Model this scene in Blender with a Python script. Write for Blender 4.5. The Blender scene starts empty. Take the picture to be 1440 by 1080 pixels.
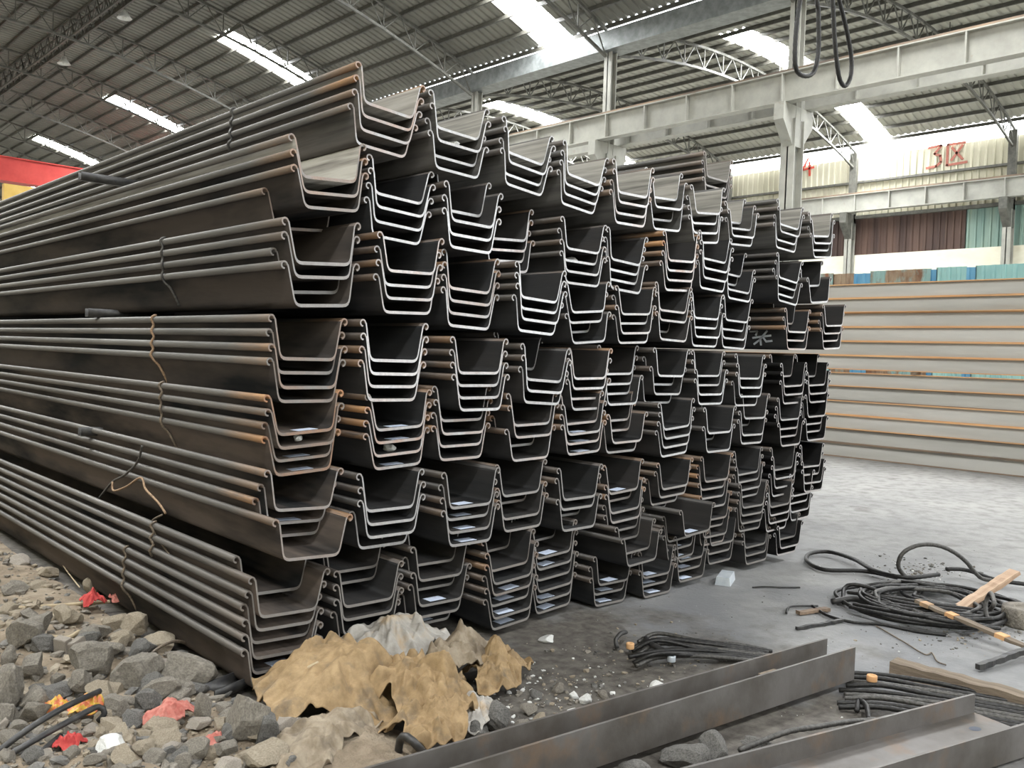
import bpy, math, random
import numpy as np
from mathutils import Vector, Matrix

# ------------------------------------------------------------------ camera
F = 1247.69                                   # focal length in pixels of the 1440 wide frame
EX = np.array([0.7293061, 0.0043868, 0.6841735])      # world X, Y, Z seen in the camera frame (right, down, forward)
EY = np.array([-0.68328347, -0.04672024, 0.72865693])
EZ = np.array([0.03516122, -0.99889838, -0.03107592])
CAM = np.array([-1.88524, -3.67319, 1.59103])
sc = bpy.context.scene
col = sc.collection
cam_data = bpy.data.cameras.new('camera')
cam_data.sensor_width = 36.0
cam_data.lens = F / 1440 * 36
cam_data.clip_end = 400
cam = bpy.data.objects.new('camera', cam_data)
col.objects.link(cam)
_r = [EX[0], EY[0], EZ[0]]; _u = [-EX[1], -EY[1], -EZ[1]]; _b = [-EX[2], -EY[2], -EZ[2]]
_m = Matrix(((_r[0], _u[0], _b[0], CAM[0]), (_r[1], _u[1], _b[1], CAM[1]), (_r[2], _u[2], _b[2], CAM[2]), (0, 0, 0, 1)))
cam.matrix_world = _m
sc.camera = cam

# ------------------------------------------------------------------ world, exposure
SKYLIGHT = 36.0       # daylight through translucent roof sheets
GLAZE = 5.0          # daylight through the translucent strip over the side wall
w = bpy.data.worlds.new('world'); sc.world = w
w.use_nodes = True
wb = w.node_tree.nodes['Background']
wb.inputs[0].default_value = (0.86, 0.94, 1.0, 1)
wb.inputs[1].default_value = 1.7
sc.view_settings.view_transform = 'Standard'
sc.view_settings.look = 'None'
sc.view_settings.gamma = 1.0
sc.view_settings.use_curve_mapping = False
sc.view_settings.exposure = 1.0

# ------------------------------------------------------------------ measuring helpers
def ray(px, py):
    r = np.array([px - 720.0, py - 540.0, F])
    return np.array([r @ EX, r @ EY, r @ EZ])
def on_floor(px, py, z=0.0):
    r = ray(px, py); return CAM + r * (z - CAM[2]) / r[2]
def on_x(px, py, X):
    r = ray(px, py); return CAM + r * (X - CAM[0]) / r[0]
def on_y(px, py, Y):
    r = ray(px, py); return CAM + r * (Y - CAM[1]) / r[1]
def metre_per_px(p):
    d = np.array(p) - CAM
    return (d[0] * EX[2] + d[1] * EY[2] + d[2] * EZ[2]) / F

# ------------------------------------------------------------------ object helpers
def mesh_obj(name, verts, faces, mat, parent=None, smooth=False, mats=None, mi=None):
    me = bpy.data.meshes.new(name)
    me.from_pydata([tuple(map(float, v)) for v in verts], [], faces)
    for m in (mats or [mat]): me.materials.append(m)
    if mi is not None: me.polygons.foreach_set('material_index', mi)
    if smooth: me.polygons.foreach_set('use_smooth', [True] * len(me.polygons))
    me.update()
    o = bpy.data.objects.new(name, me); col.objects.link(o)
    if parent: o.parent = parent
    return o
def inst(name, me, parent=None, loc=(0, 0, 0), rot=(0, 0, 0), scale=(1, 1, 1)):
    o = bpy.data.objects.new(name, me); col.objects.link(o)
    o.location = loc; o.rotation_euler = rot; o.scale = scale
    if parent: o.parent = parent
    return o
def empty(name, loc=(0, 0, 0), rz=0.0):
    o = bpy.data.objects.new(name, None); col.objects.link(o)
    o.empty_display_size = .1
    o.location = loc; o.rotation_euler = (0, 0, rz); return o
def tag(o, label=None, cat=None, group=None, kind=None):
    if label: o['label'] = label
    if cat: o['category'] = cat
    if group: o['group'] = group
    if kind: o['kind'] = kind
    return o
class MB:
    """collects vertices and faces of one mesh"""
    def __init__(s): s.v = []; s.f = []
    def add(s, v, f):
        b = len(s.v); s.v += [tuple(map(float, q)) for q in v]; s.f += [tuple(i + b for i in q) for q in f]; return s
    def box(s, x0, x1, y0, y1, z0, z1):
        return s.add([(x0, y0, z0), (x1, y0, z0), (x1, y1, z0), (x0, y1, z0), (x0, y0, z1), (x1, y0, z1), (x1, y1, z1), (x0, y1, z1)],
                     [(0, 3, 2, 1), (4, 5, 6, 7), (0, 1, 5, 4), (1, 2, 6, 5), (2, 3, 7, 6), (3, 0, 4, 7)])
    def bar(s, a, b, w, h=None):
        """a square bar from a to b"""
        a = Vector(a); b = Vector(b); d = (b - a).normalized(); h = h or w
        u = d.cross(Vector((0, 0, 1)));
        if u.length < 1e-4: u = Vector((1, 0, 0))
        u.normalize(); n = u.cross(d)
        v = []
        for p in (a, b):
            for su, sn in ((-1, -1), (1, -1), (1, 1), (-1, 1)): v.append(p + u * su * w / 2 + n * sn * h / 2)
        return s.add(v, [(3, 2, 1, 0), (4, 5, 6, 7), (0, 1, 5, 4), (1, 2, 6, 5), (2, 3, 7, 6), (3, 0, 4, 7)])
    def prism(s, poly, y0, y1):
        """an outline in X, Z pushed along Y (anticlockwise outline)"""
        n = len(poly)
        v = [(x, y0, z) for x, z in poly] + [(x, y1, z) for x, z in poly]
        f = [tuple(range(n)), tuple(range(2 * n - 1, n - 1, -1))]
        f += [(i, i + n, (i + 1) % n + n, (i + 1) % n) for i in range(n)]
        return s.add(v, f)
    def build(s, name, mat, parent=None, smooth=False): return mesh_obj(name, s.v, s.f, mat, parent, smooth)

def catmull(pts, step):
    P = [Vector(p) for p in pts]
    P = [P[0] * 2 - P[1]] + P + [P[-1] * 2 - P[-2]]
    out = []
    for i in range(1, len(P) - 2):
        n = max(2, int((P[i + 1] - P[i]).length / step))
        for k in range(n):
            t = k / n
            out.append(.5 * ((2 * P[i]) + (P[i + 1] - P[i - 1]) * t + (2 * P[i - 1] - 5 * P[i] + 4 * P[i + 1] - P[i + 2]) * t * t + (3 * P[i] - P[i - 1] - 3 * P[i + 1] + P[i + 2]) * t ** 3))
    out.append(P[-2])
    return out
def tube(name, pts, r, mat, parent=None, seg=8, lobes=0, pitch=.25, closed=False, step=None):
    """a round bar, or a laid rope of twisted strands, along a smooth path"""
    path = catmull(pts, step or max(r * 1.6, .012))
    n = len(path)
    T = [(path[min(i + 1, n - 1)] - path[max(i - 1, 0)]).normalized() for i in range(n)]
    u = T[0].cross(Vector((0, 0, 1)))
    if u.length < 1e-3: u = T[0].cross(Vector((1, 0, 0)))
    u.normalize(); v = []; f = []; s = 0.0
    for i in range(n):
        if i:
            s += (path[i] - path[i - 1]).length
            u = (u - T[i] * u.dot(T[i])).normalized()
        q = T[i].cross(u)
        for k in range(seg):
            a = 2 * math.pi * k / seg
            rr = r
            if lobes: rr = r * (.80 + .22 * abs(math.cos(lobes / 2 * (a + 2 * math.pi * s / (pitch * lobes / 2)))))
            v.append(path[i] + (u * math.cos(a) + q * math.sin(a)) * rr)
    for i in range(n - 1):
        for k in range(seg):
            f.append((i * seg + k, i * seg + (k + 1) % seg, (i + 1) * seg + (k + 1) % seg, (i + 1) * seg + k))
    f.append(tuple(range(seg - 1, -1, -1))); f.append(tuple((n - 1) * seg + k for k in range(seg)))
    return mesh_obj(name, v, f, mat, parent, smooth=True)

# ------------------------------------------------------------------ materials
def lin(c): return tuple(((x / 255) / 12.92 if x / 255 <= .04045 else ((x / 255 + .055) / 1.055) ** 2.4) for x in c)
def node_mat(name):
    m = bpy.data.materials.new(name); m.use_nodes = True
    nt = m.node_tree; b = nt.nodes['Principled BSDF']
    return m, nt, b
def N(nt, t, **kw):
    n = nt.nodes.new(t)
    for k, v in kw.items(): setattr(n, k, v)
    return n
def mixc(nt, fac, a, b, blend='MIX'):
    n = N(nt, 'ShaderNodeMix', data_type='RGBA', blend_type=blend)
    for i, val in ((0, fac), (6, a), (7, b)):
        if isinstance(val, bpy.types.NodeSocket): nt.links.new(val, n.inputs[i])
        else: n.inputs[i].default_value = val if i == 0 else (*val[:3], 1)
    return n.outputs[2]
def coords(nt, scale=(1, 1, 1), random_shift=True, space='Object'):
    tc = N(nt, 'ShaderNodeTexCoord'); mp = N(nt, 'ShaderNodeMapping'); mp.inputs[3].default_value = scale
    nt.links.new(tc.outputs[space], mp.inputs[0])
    if not random_shift: return mp.outputs[0]
    oi = N(nt, 'ShaderNodeObjectInfo'); mu = N(nt, 'ShaderNodeMath', operation='MULTIPLY'); mu.inputs[1].default_value = 57.0
    nt.links.new(oi.outputs['Random'], mu.inputs[0])
    va = N(nt, 'ShaderNodeVectorMath', operation='ADD'); nt.links.new(mp.outputs[0], va.inputs[0]); nt.links.new(mu.outputs[0], va.inputs[1])
    return va.outputs[0]
def noise(nt, vec, scale, detail=4, rough=.6, lo=.35, hi=.65):
    n = N(nt, 'ShaderNodeTexNoise'); n.inputs['Scale'].default_value = scale; n.inputs['Detail'].default_value = detail; n.inputs['Roughness'].default_value = rough
    nt.links.new(vec, n.inputs['Vector'])
    r = N(nt, 'ShaderNodeMapRange'); r.inputs[1].default_value = lo; r.inputs[2].default_value = hi
    nt.links.new(n.outputs['Fac'], r.inputs[0]); return r.outputs[0]
def bump(nt, b, h, strength, dist=.01):
    n = N(nt, 'ShaderNodeBump'); n.inputs['Strength'].default_value = strength; n.inputs['Distance'].default_value = dist
    nt.links.new(h, n.inputs['Height']); nt.links.new(n.outputs[0], b.inputs['Normal'])
def simple(name, c1, c2=None, rough=.6, metal=0.0, scale=(3, 3, 3), ns=1.0, lo=.35, hi=.65, bmp=0.0, c3=None, s3=.6, lo3=.55, hi3=.75, space='Object', rnd=True, bdist=.01):
    """two colours through noise, a third in larger patches, a little relief"""
    m, nt, b = node_mat(name)
    b.inputs['Roughness'].default_value = rough; b.inputs['Metallic'].default_value = metal
    if c2 is None:
        b.inputs['Base Color'].default_value = (*c1, 1); return m
    v = coords(nt, scale, rnd, space)
    f = noise(nt, v, ns, lo=lo, hi=hi)
    c = mixc(nt, f, c1, c2)
    if c3 is not None: c = mixc(nt, noise(nt, v, s3, lo=lo3, hi=hi3), c, c3)
    nt.links.new(c, b.inputs['Base Color'])
    if bmp: bump(nt, b, noise(nt, v, ns * 5, detail=6), bmp, bdist)
    return m
def emit(name, c, s):
    m, nt, b = node_mat(name)
    b.inputs['Base Color'].default_value = (*c, 1); b.inputs['Emission Color'].default_value = (*c, 1); b.inputs['Emission Strength'].default_value = s
    return m

# rolled steel with mill scale: streaks run along the pile; object colour: red = rust, green = brown tint
def steel_mat():
    m, nt, b = node_mat('mill_scale_steel')
    v = coords(nt, (14, .5, 14))
    f = noise(nt, v, 1.0, lo=.3, hi=.7)
    c = mixc(nt, f, (.006, .0068, .0080), (.018, .0178, .0176))
    v2 = coords(nt, (5, .9, 5))
    oi = N(nt, 'ShaderNodeObjectInfo'); sp = N(nt, 'ShaderNodeSeparateColor'); nt.links.new(oi.outputs['Color'], sp.inputs[0])
    mu = N(nt, 'ShaderNodeMath', operation='MULTIPLY'); nt.links.new(noise(nt, v2, .8, lo=.35, hi=.6), mu.inputs[0]); nt.links.new(sp.outputs[1], mu.inputs[1])
    c = mixc(nt, mu.outputs[0], c, (.125, .098, .080))
    # exposed piles: pale roof sheen painted into the base colour (object colour: alpha)
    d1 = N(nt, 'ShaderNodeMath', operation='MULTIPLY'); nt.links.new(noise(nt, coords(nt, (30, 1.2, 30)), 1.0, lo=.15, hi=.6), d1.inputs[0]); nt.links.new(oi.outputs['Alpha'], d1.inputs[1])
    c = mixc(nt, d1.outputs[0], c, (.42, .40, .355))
    nt.links.new(c, b.inputs['Base Color'])
    b.inputs['IOR'].default_value = 1.25
    rr = N(nt, 'ShaderNodeMapRange'); rr.inputs[3].default_value = .50; rr.inputs[4].default_value = .70
    nt.links.new(f, rr.inputs[0]); nt.links.new(rr.outputs[0], b.inputs['Roughness'])
    bump(nt, b, noise(nt, coords(nt, (60, 8, 60)), 1.0), .10, .004)
    return m
def cut_mat():
    m, nt, b = node_mat('cut_steel_end')
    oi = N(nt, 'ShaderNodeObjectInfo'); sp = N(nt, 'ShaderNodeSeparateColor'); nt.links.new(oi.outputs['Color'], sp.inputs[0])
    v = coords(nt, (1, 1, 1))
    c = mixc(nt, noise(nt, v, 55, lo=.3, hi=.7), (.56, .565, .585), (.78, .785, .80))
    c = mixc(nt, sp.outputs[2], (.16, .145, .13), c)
    mu = N(nt, 'ShaderNodeMath', operation='MULTIPLY'); nt.links.new(noise(nt, v, 9, lo=.35, hi=.6), mu.inputs[0]); nt.links.new(sp.outputs[0], mu.inputs[1])
    c = mixc(nt, mu.outputs[0], c, (.46, .20, .075))
    nt.links.new(c, b.inputs['Base Color'])
    b.inputs['Metallic'].default_value = .25; b.inputs['Roughness'].default_value = .5
    bump(nt, b, noise(nt, v, 120), .3, .003)
    return m
M = {}
M['steel'] = steel_mat(); M['cut'] = cut_mat()
def hook_mat():
    """bulb edge of the pile: worn bare grey, painted darker for the shade in the gaps, rusty near the cut end on some piles"""
    m, nt, b = node_mat('worn_edge_gap_shade')
    v = coords(nt, (14, .7, 14))
    f = noise(nt, v, 1.0, lo=.3, hi=.7)
    c = mixc(nt, f, (.10, .10, .098), (.22, .215, .205))
    oi = N(nt, 'ShaderNodeObjectInfo'); sp = N(nt, 'ShaderNodeSeparateColor'); nt.links.new(oi.outputs['Color'], sp.inputs[0])
    tc = N(nt, 'ShaderNodeTexCoord'); sx = N(nt, 'ShaderNodeSeparateXYZ'); nt.links.new(tc.outputs['Object'], sx.inputs[0])
    r = N(nt, 'ShaderNodeMapRange'); r.inputs[1].default_value = .42; r.inputs[2].default_value = .03
    nt.links.new(sx.outputs[1], r.inputs[0])
    mu = N(nt, 'ShaderNodeMath', operation='MULTIPLY'); nt.links.new(r.outputs[0], mu.inputs[0]); nt.links.new(sp.outputs[0], mu.inputs[1])
    m2 = N(nt, 'ShaderNodeMath', operation='MULTIPLY'); nt.links.new(noise(nt, coords(nt, (20, 3, 20)), 1.0, lo=.25, hi=.5), m2.inputs[0]); nt.links.new(mu.outputs[0], m2.inputs[1])
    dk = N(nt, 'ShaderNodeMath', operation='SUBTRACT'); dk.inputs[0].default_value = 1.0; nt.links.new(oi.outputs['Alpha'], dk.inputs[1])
    c = mixc(nt, dk.outputs[0], c, (.022, .0215, .021))  # low alpha: shade of the gaps painted in as darker steel
    g2 = N(nt, 'ShaderNodeMath', operation='MULTIPLY'); nt.links.new(sp.outputs[1], g2.inputs[0]); g2.inputs[1].default_value = .6
    c = mixc(nt, g2.outputs[0], c, (.085, .07, .058))
    c = mixc(nt, m2.outputs[0], c, (.36, .19, .08))
    nt.links.new(c, b.inputs['Base Color'])
    b.inputs['Metallic'].default_value = .3; b.inputs['Roughness'].default_value = .48
    bump(nt, b, noise(nt, coords(nt, (50, 6, 50)), 1.0), .12, .004)
    return m
M['hook'] = hook_mat()
M['paper'] = simple('white_paper', (.62, .70, .88), (.72, .80, .94), rough=.7, ns=20)
M['tie'] = simple('tie_wire', (.10, .085, .07), (.22, .17, .12), rough=.6, metal=.4, ns=30)
M['tie_rust'] = simple('rusty_tie_wire', (.20, .13, .08), (.38, .25, .15), rough=.7, metal=.2, ns=30)
M['roof'] = simple('roof_sheet', lin((112, 111, 103)), lin((132, 131, 122)), rough=.75, scale=(.5, .5, .5), ns=.7)
M['roof_r'] = simple('roof_sheet_pale', lin((160, 159, 148)), lin((180, 179, 168)), rough=.75, scale=(.5, .5, .5), ns=.7)
M['truss'] = simple('truss_paint', lin((80, 80, 74)), lin((104, 103, 96)), rough=.6, ns=2)
M['purlin'] = simple('purlin_paint', lin((66, 65, 58)), lin((82, 80, 73)), rough=.6, ns=2)
M['frame'] = simple('grey_frame_paint', lin((154, 153, 145)), lin((170, 169, 160)), rough=.5, ns=.8, c3=lin((138, 124, 106)), s3=.6, lo3=.66, hi3=.85)
M['gutter'] = simple('galvanised_gutter', lin((112, 116, 116)), lin((140, 144, 144)), rough=.45, metal=.3, ns=1.5)
M['sky'] = emit('translucent_roof_sheet', (.97, .99, 1.0), SKYLIGHT)
M['glaze'] = emit('translucent_wall_strip', (.98, .99, 1.0), GLAZE)
M['cream'] = simple('cream_sheet', lin((186, 182, 160)), lin((204, 200, 180)), rough=.6, scale=(.6, .6, .3), ns=1, c3=lin((168, 156, 120)), s3=.6, lo3=.6, hi3=.85, rnd=False)
M['brown'] = simple('brown_sheet', lin((62, 46, 42)), lin((96, 74, 64)), rough=.65, scale=(.6, 1.4, .15), ns=1.2, c3=lin((128, 104, 78)), s3=1.0, lo3=.62, hi3=.85, rnd=False)
M['teal'] = simple('teal_sheet', lin((118, 146, 138)), lin((142, 164, 152)), rough=.6, scale=(.6, 2, .2), ns=1.2, c3=lin((170, 175, 140)), s3=1.0, rnd=False)
M['white_wall'] = simple('white_wash', lin((226, 221, 200)), lin((240, 236, 218)), rough=.8, scale=(1, 1, 2), ns=1, c3=lin((200, 188, 156)), s3=.5, lo3=.6, hi3=.85, rnd=False)
M['blue'] = simple('pale_blue_sheet', lin((128, 172, 172)), lin((150, 190, 184)), rough=.55, scale=(1, 1, .4), ns=2, c3=lin((128, 84, 58)), s3=1.1, lo3=.60, hi3=.68)
M['blue2'] = simple('mid_blue_sheet', lin((70, 130, 168)), lin((98, 154, 184)), rough=.55, scale=(1, 1, .4), ns=2, c3=lin((118, 84, 62)), s3=1.3, lo3=.62, hi3=.7)
M['rustsheet'] = simple('rusty_sheet', lin((112, 82, 62)), lin((150, 132, 110)), rough=.75, scale=(1, 2, 1), ns=2, c3=lin((130, 160, 156)), s3=1.2, lo3=.52, hi3=.62)
M['red'] = simple('crane_red', lin((168, 40, 34)), lin((186, 58, 48)), rough=.5, ns=.5)
M['yellow'] = simple('crane_yellow', lin((196, 160, 70)), lin((206, 172, 90)), rough=.5, ns=.5)
M['dark'] = simple('dark_steel', (.03, .03, .032), (.06, .058, .055), rough=.5, metal=.4, ns=8)
M['conc'] = simple('grey_concrete_chunk', (.17, .152, .127), (.30, .272, .23), rough=.95, ns=4, bmp=.6, bdist=.02, c3=(.38, .345, .29), s3=1.8, lo3=.55, hi3=.75)
M['conc_pale'] = simple('pale_mortar_chunk', (.27, .225, .165), (.42, .36, .275), rough=.95, ns=4, bmp=.6, bdist=.02)
M['conc_dark'] = simple('dark_concrete_chunk', (.10, .097, .09), (.22, .21, .195), rough=.95, ns=4, bmp=.6, bdist=.02)
M['chalk'] = simple('white_stone', (.55, .55, .53), (.72, .72, .70), rough=.8, ns=5, bmp=.4)
M['brick'] = simple('grey_brick', (.25, .22, .19), (.38, .34, .29), rough=.95, ns=6, bmp=.5)
M['wood'] = simple('old_timber', (.13, .098, .07), (.225, .178, .13), rough=.85, scale=(1.5, 22, 22), ns=1, bmp=.3, c3=(.14, .11, .085), s3=.5)
M['wood2'] = simple('fresh_timber', (.42, .28, .19), (.56, .41, .29), rough=.8, scale=(1.5, 22, 22), ns=1, bmp=.2)
M['bamboo'] = simple('straw_cane', (.33, .26, .16), (.44, .36, .24), rough=.8, ns=8)
M['rope'] = simple('greasy_wire_rope', (.010, .010, .0105), (.032, .030, .028), rough=.5, metal=.35, ns=25)
M['rope_grey'] = simple('worn_wire_rope', (.045, .043, .040), (.10, .095, .088), rough=.5, metal=.4, ns=25)
M['beam_rust'] = simple('rust_stained_beam', (.09, .08, .07), (.165, .155, .148), rough=.5, metal=.35, scale=(2, 2, 2), ns=1.6, c3=(.19, .125, .08), s3=2.2, lo3=.56, hi3=.78, bmp=.15, bdist=.004)
M['hb_web'] = simple('h_beam_steel', (.37, .36, .33), (.48, .47, .44), rough=.55, metal=.15, scale=(3, .25, 3), ns=1, c3=(.36, .27, .18), s3=.7, lo3=.62, hi3=.8)
M['hb_rust'] = simple('orange_rust_flange', (.55, .29, .13), (.66, .40, .20), rough=.8, scale=(3, .6, 3), ns=1, c3=(.20, .15, .11), s3=.5, lo3=.58, hi3=.72)
M['hb_dark'] = simple('brown_steel_flange', (.14, .11, .09), (.30, .21, .14), rough=.7, metal=.2, scale=(3, .6, 3), ns=1)
M['tarp'] = simple('tan_tarpaulin', (.20, .130, .060), (.33, .228, .118), rough=.75, ns=5, c3=(.13, .098, .064), s3=3.4, lo3=.54, hi3=.74, bmp=.25, bdist=.006)
M['tarp_grey'] = simple('dusty_grey_sheet', (.26, .24, .21), (.42, .40, .37), rough=.65, ns=4, c3=(.36, .26, .15), s3=2.0, lo3=.55, hi3=.72, bmp=.25, bdist=.006)
M['tarp_dirty'] = simple('mud_stained_sheet', (.17, .13, .085), (.30, .25, .185), rough=.8, ns=4, c3=(.10, .08, .06), s3=2.5, lo3=.55, hi3=.75, bmp=.3, bdist=.008)
M['cloth_red'] = simple('faded_red_rag', (.34, .09, .07), (.48, .20, .16), rough=.85, ns=10)
M['cloth_redb'] = simple('bright_red_rag', (.34, .025, .025), (.46, .06, .05), rough=.8, ns=10)
M['wrap_y'] = simple('yellow_wrapper', (.55, .36, .05), (.55, .15, .06), rough=.4, ns=14, lo=.45, hi=.55)
M['paint_red'] = simple('red_paint', lin((176, 52, 40)), lin((196, 78, 60)), rough=.7, ns=6)
M['paint_red2'] = simple('faded_red_paint', lin((150, 84, 70)), lin((168, 104, 88)), rough=.7, ns=6)
M['chalkmark'] = simple('chalk_paint', (.42, .45, .48), (.55, .58, .60), rough=.8, ns=40)
M['lamp'] = simple('lamp_enamel', lin((196, 196, 190)), lin((212, 212, 206)), rough=.4, ns=2)
M['metal_bright'] = simple('pale_metal', (.50, .55, .60), (.62, .66, .70), rough=.45, metal=.2, ns=6)

# ------------------------------------------------------------------ the hall
COLX = 19.5          # column line between the two halls
WALLX = 36.2         # far side wall
Y0, Y1 = -40.0, 78.0 # the halls stand open at Y0, behind the photographer
def floor_mat():
    m, nt, b = node_mat('dusty_concrete_floor')
    v = coords(nt, (1, 1, 1), False)
    c = mixc(nt, noise(nt, v, .9, detail=6, lo=.3, hi=.7), (.29, .287, .28), (.40, .392, .375))
    c = mixc(nt, noise(nt, v, 6, detail=6, lo=.45, hi=.75), c, (.20, .195, .185))
    # trodden dirt round the near end of the stack
    sx = N(nt, 'ShaderNodeSeparateXYZ'); nt.links.new(v, sx.inputs[0])
    r1 = N(nt, 'ShaderNodeMapRange'); r1.inputs[1].default_value = 3.3; r1.inputs[2].default_value = 1.5
    nt.links.new(sx.outputs[0], r1.inputs[0])
    ad = N(nt, 'ShaderNodeMath', operation='ADD'); nt.links.new(r1.outputs[0], ad.inputs[0])
    n2 = noise(nt, v, 1.6, detail=7, lo=.3, hi=.7)
    nt.links.new(n2, ad.inputs[1])
    r2 = N(nt, 'ShaderNodeMapRange'); r2.inputs[1].default_value = .75; r2.inputs[2].default_value = 1.25
    nt.links.new(ad.outputs[0], r2.inputs[0])
    r3 = N(nt, 'ShaderNodeMapRange'); r3.inputs[1].default_value = 9.0; r3.inputs[2].default_value = 3.0; nt.links.new(sx.outputs[0], r3.inputs[0])
    m3 = N(nt, 'ShaderNodeMath', operation='MULTIPLY'); nt.links.new(r3.outputs[0], m3.inputs[0]); nt.links.new(noise(nt, v, 1.1, detail=7, lo=.15, hi=.6), m3.inputs[1])
    c = mixc(nt, m3.outputs[0], c, (.175, .178, .185))   # patchy grey, stronger towards the stack
    dirt = mixc(nt, noise(nt, v, 14, detail=6), (.055, .048, .041), (.135, .122, .106))
    c = mixc(nt, r2.outputs[0], c, dirt)
    nt.links.new(c, b.inputs['Base Color']); b.inputs['Roughness'].default_value = .85
    bump(nt, b, noise(nt, v, 30, detail=6), .25, .01)
    return m
M['floor'] = floor_mat()
fl = MB().box(-7.4, WALLX, Y0 - 20, Y1, -.4, 0).build('floor', M['floor']); tag(fl, 'dusty grey concrete floor of the hall', kind='structure')

def arch(xa, xb, za, zb, rise):
    def z(x):
        t = (x - xa) / (xb - xa)
        return za + (zb - za) * t + rise * 4 * t * (1 - t)
    return z
main_z = arch(-7.2, COLX - .2, 12.1, 12.1, 2.6)
right_z = arch(COLX + .3, WALLX + .3, 12.2, 11.25, 1.25)

def roof(name, zf, xs, holes, mat, label):
    """corrugated sheeting on an arch; holes = [(i0, i1, y0, y1)] filled by translucent sheets"""
    ys = []; pitch = .30
    y = Y0
    while y < Y1:
        ys += [(y, 0), (y + .17, 0), (y + .20, .045), (y + .27, .045)]; y += pitch
    v = []; f = []
    n = len(xs)
    for (yy, h) in ys:
        for x in xs: v.append((x, yy, zf(x) + h))
    for j in range(len(ys) - 1):
        for i in range(n - 1):
            if any(a <= i < b and y0 <= ys[j][0] < y1 for a, b, y0, y1 in holes): continue
            f.append((j * n + i, j * n + i + 1, (j + 1) * n + i + 1, (j + 1) * n + i))
    o = mesh_obj(name, v, f, mat); tag(o, label, kind='structure')
    for a, b, y0, y1 in holes:
        p = MB()
        for i in range(a, b):
            x0, x1 = xs[i], xs[i + 1]
            p.add([(x0, y0 - .05, zf(x0) + .06), (x1, y0 - .05, zf(x1) + .06), (x1, y1 + .05, zf(x1) + .06), (x0, y1 + .05, zf(x0) + .06)], [(0, 1, 2, 3)])
        p.build('translucent_sheet', M['sky'] if y1 - y0 < 3 else M['glaze'], o)
    for i, x in enumerate(xs):
        q = MB().box(x - .028, x + .028, Y0, Y1, zf(x) - .14, zf(x) - .012); q.build('purlin', M['purlin'], o)
    return o
BAY = 6.45
cy0 = on_x(1110, 300, COLX)[1]            # the column that shows over the right end of the stack
COLY = [cy0 + BAY * k for k in range(-6, 9)]
mxs = list(np.linspace(-7.2, 13.6, 26)) + list(np.linspace(13.6, COLX - .2, 8))[1:]
strip_y = [cy0 + 8.0 + 12.9 * k for k in range(-4, 5)]  # strips behind the camera are unseen, added to light the cut ends
roof('ceiling', main_z, mxs, [(25, len(mxs) - 1, y, y + 1.3) for y in strip_y] + [(0, 8, y, y + 1.3) for y in strip_y], M['roof'], 'arched corrugated sheet roof with purlins over the main hall')  # left-slope strips are unseen, added to light the flank and rubble
rxs = list(np.linspace(COLX + .3, WALLX - .45, 19)) + [WALLX + .3]
rstrip_y = [cy0 + 4.7 + 12.9 * k for k in range(-4, 5)]  # rearward strips here are unseen too, added for their light
roof('ceiling', right_z, rxs, [(5, 18, y, y + 1.0) for y in rstrip_y] + [(18, 19, Y0, Y1 - .3)], M['roof_r'], 'pale corrugated sheet roof over the side hall')

def truss(xa, xb, zf, y, depth, n, label, group):
    t = empty('roof_truss', (xa, y, zf(xa) - .3)); tag(t, label, 'truss', group)
    xs = np.linspace(xa, xb, n + 1); top = MB(); bot = MB(); web = MB()
    L = lambda x, z: (x - xa, 0, z - (zf(xa) - .3))
    zt = [zf(x) - .22 for x in xs]; zb = [zf(x) - .22 - depth for x in xs]
    for i in range(n):
        top.bar(L(xs[i], zt[i]), L(xs[i + 1], zt[i + 1]), .085)
        bot.bar(L(xs[i], zb[i]), L(xs[i + 1], zb[i + 1]), .08)
        web.bar(L(xs[i], zb[i]), L((xs[i] + xs[i + 1]) / 2, (zt[i] + zt[i + 1]) / 2), .035)
        web.bar(L((xs[i] + xs[i + 1]) / 2, (zt[i] + zt[i + 1]) / 2), L(xs[i + 1], zb[i + 1]), .035)
        web.bar(L(xs[i], zb[i]), L(xs[i], zt[i]), .035)
    top.build('top_chord', M['truss'], t); bot.build('bottom_chord', M['truss'], t)
    tag(web.build('lattice', M['truss'], t), kind='stuff')
for y in [q for q in COLY if q > -9]:
    truss(-7.2, COLX - .25, main_z, y, .8, 20, 'curved steel lattice truss carrying the main hall roof', 'trusses under the main hall roof')
    truss(COLX + .35, WALLX - .1, right_z, y, .75, 14, 'curved steel lattice truss carrying the pale side hall roof', 'trusses under the side hall roof')
# lattice girder running down the hall near the crown
xg = 9.5
g = empty('lattice_girder', (xg, 12, main_z(xg) - 1.0)); tag(g, 'long lattice girder hanging lengthwise below the crown of the arched roof', 'girder')
a, b_, c_ = MB(), MB(), MB()
for s in (-.17, .17):
    a.bar((s, 0, .8), (s, 60, .8), .07); b_.bar((s, 0, 0.1), (s, 60, 0.1), .07)
    for k in range(60):
        c_.bar((s, k, .1), (s, k + .5, .8), .035); c_.bar((s, k + .5, .8), (s, k + 1, .1), .035)
a.build('top_chord', M['purlin'], g); b_.build('bottom_chord', M['purlin'], g); tag(c_.build('lattice', M['purlin'], g), kind='stuff')

# valley gutter between the halls, with the light that leaks in above it
gt = MB().box(COLX - .35, COLX + .35, Y0, Y1, 11.25, 11.85).build('valley_gutter', M['gutter']); tag(gt, 'galvanised valley gutter running between the two roofs', 'gutter')
gl = MB().box(COLX - .02, COLX + .02, Y0, Y1, 11.85, 12.12).build('window_1', M['glaze']); tag(gl, 'narrow slit of daylight above the valley gutter', kind='structure')

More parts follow.
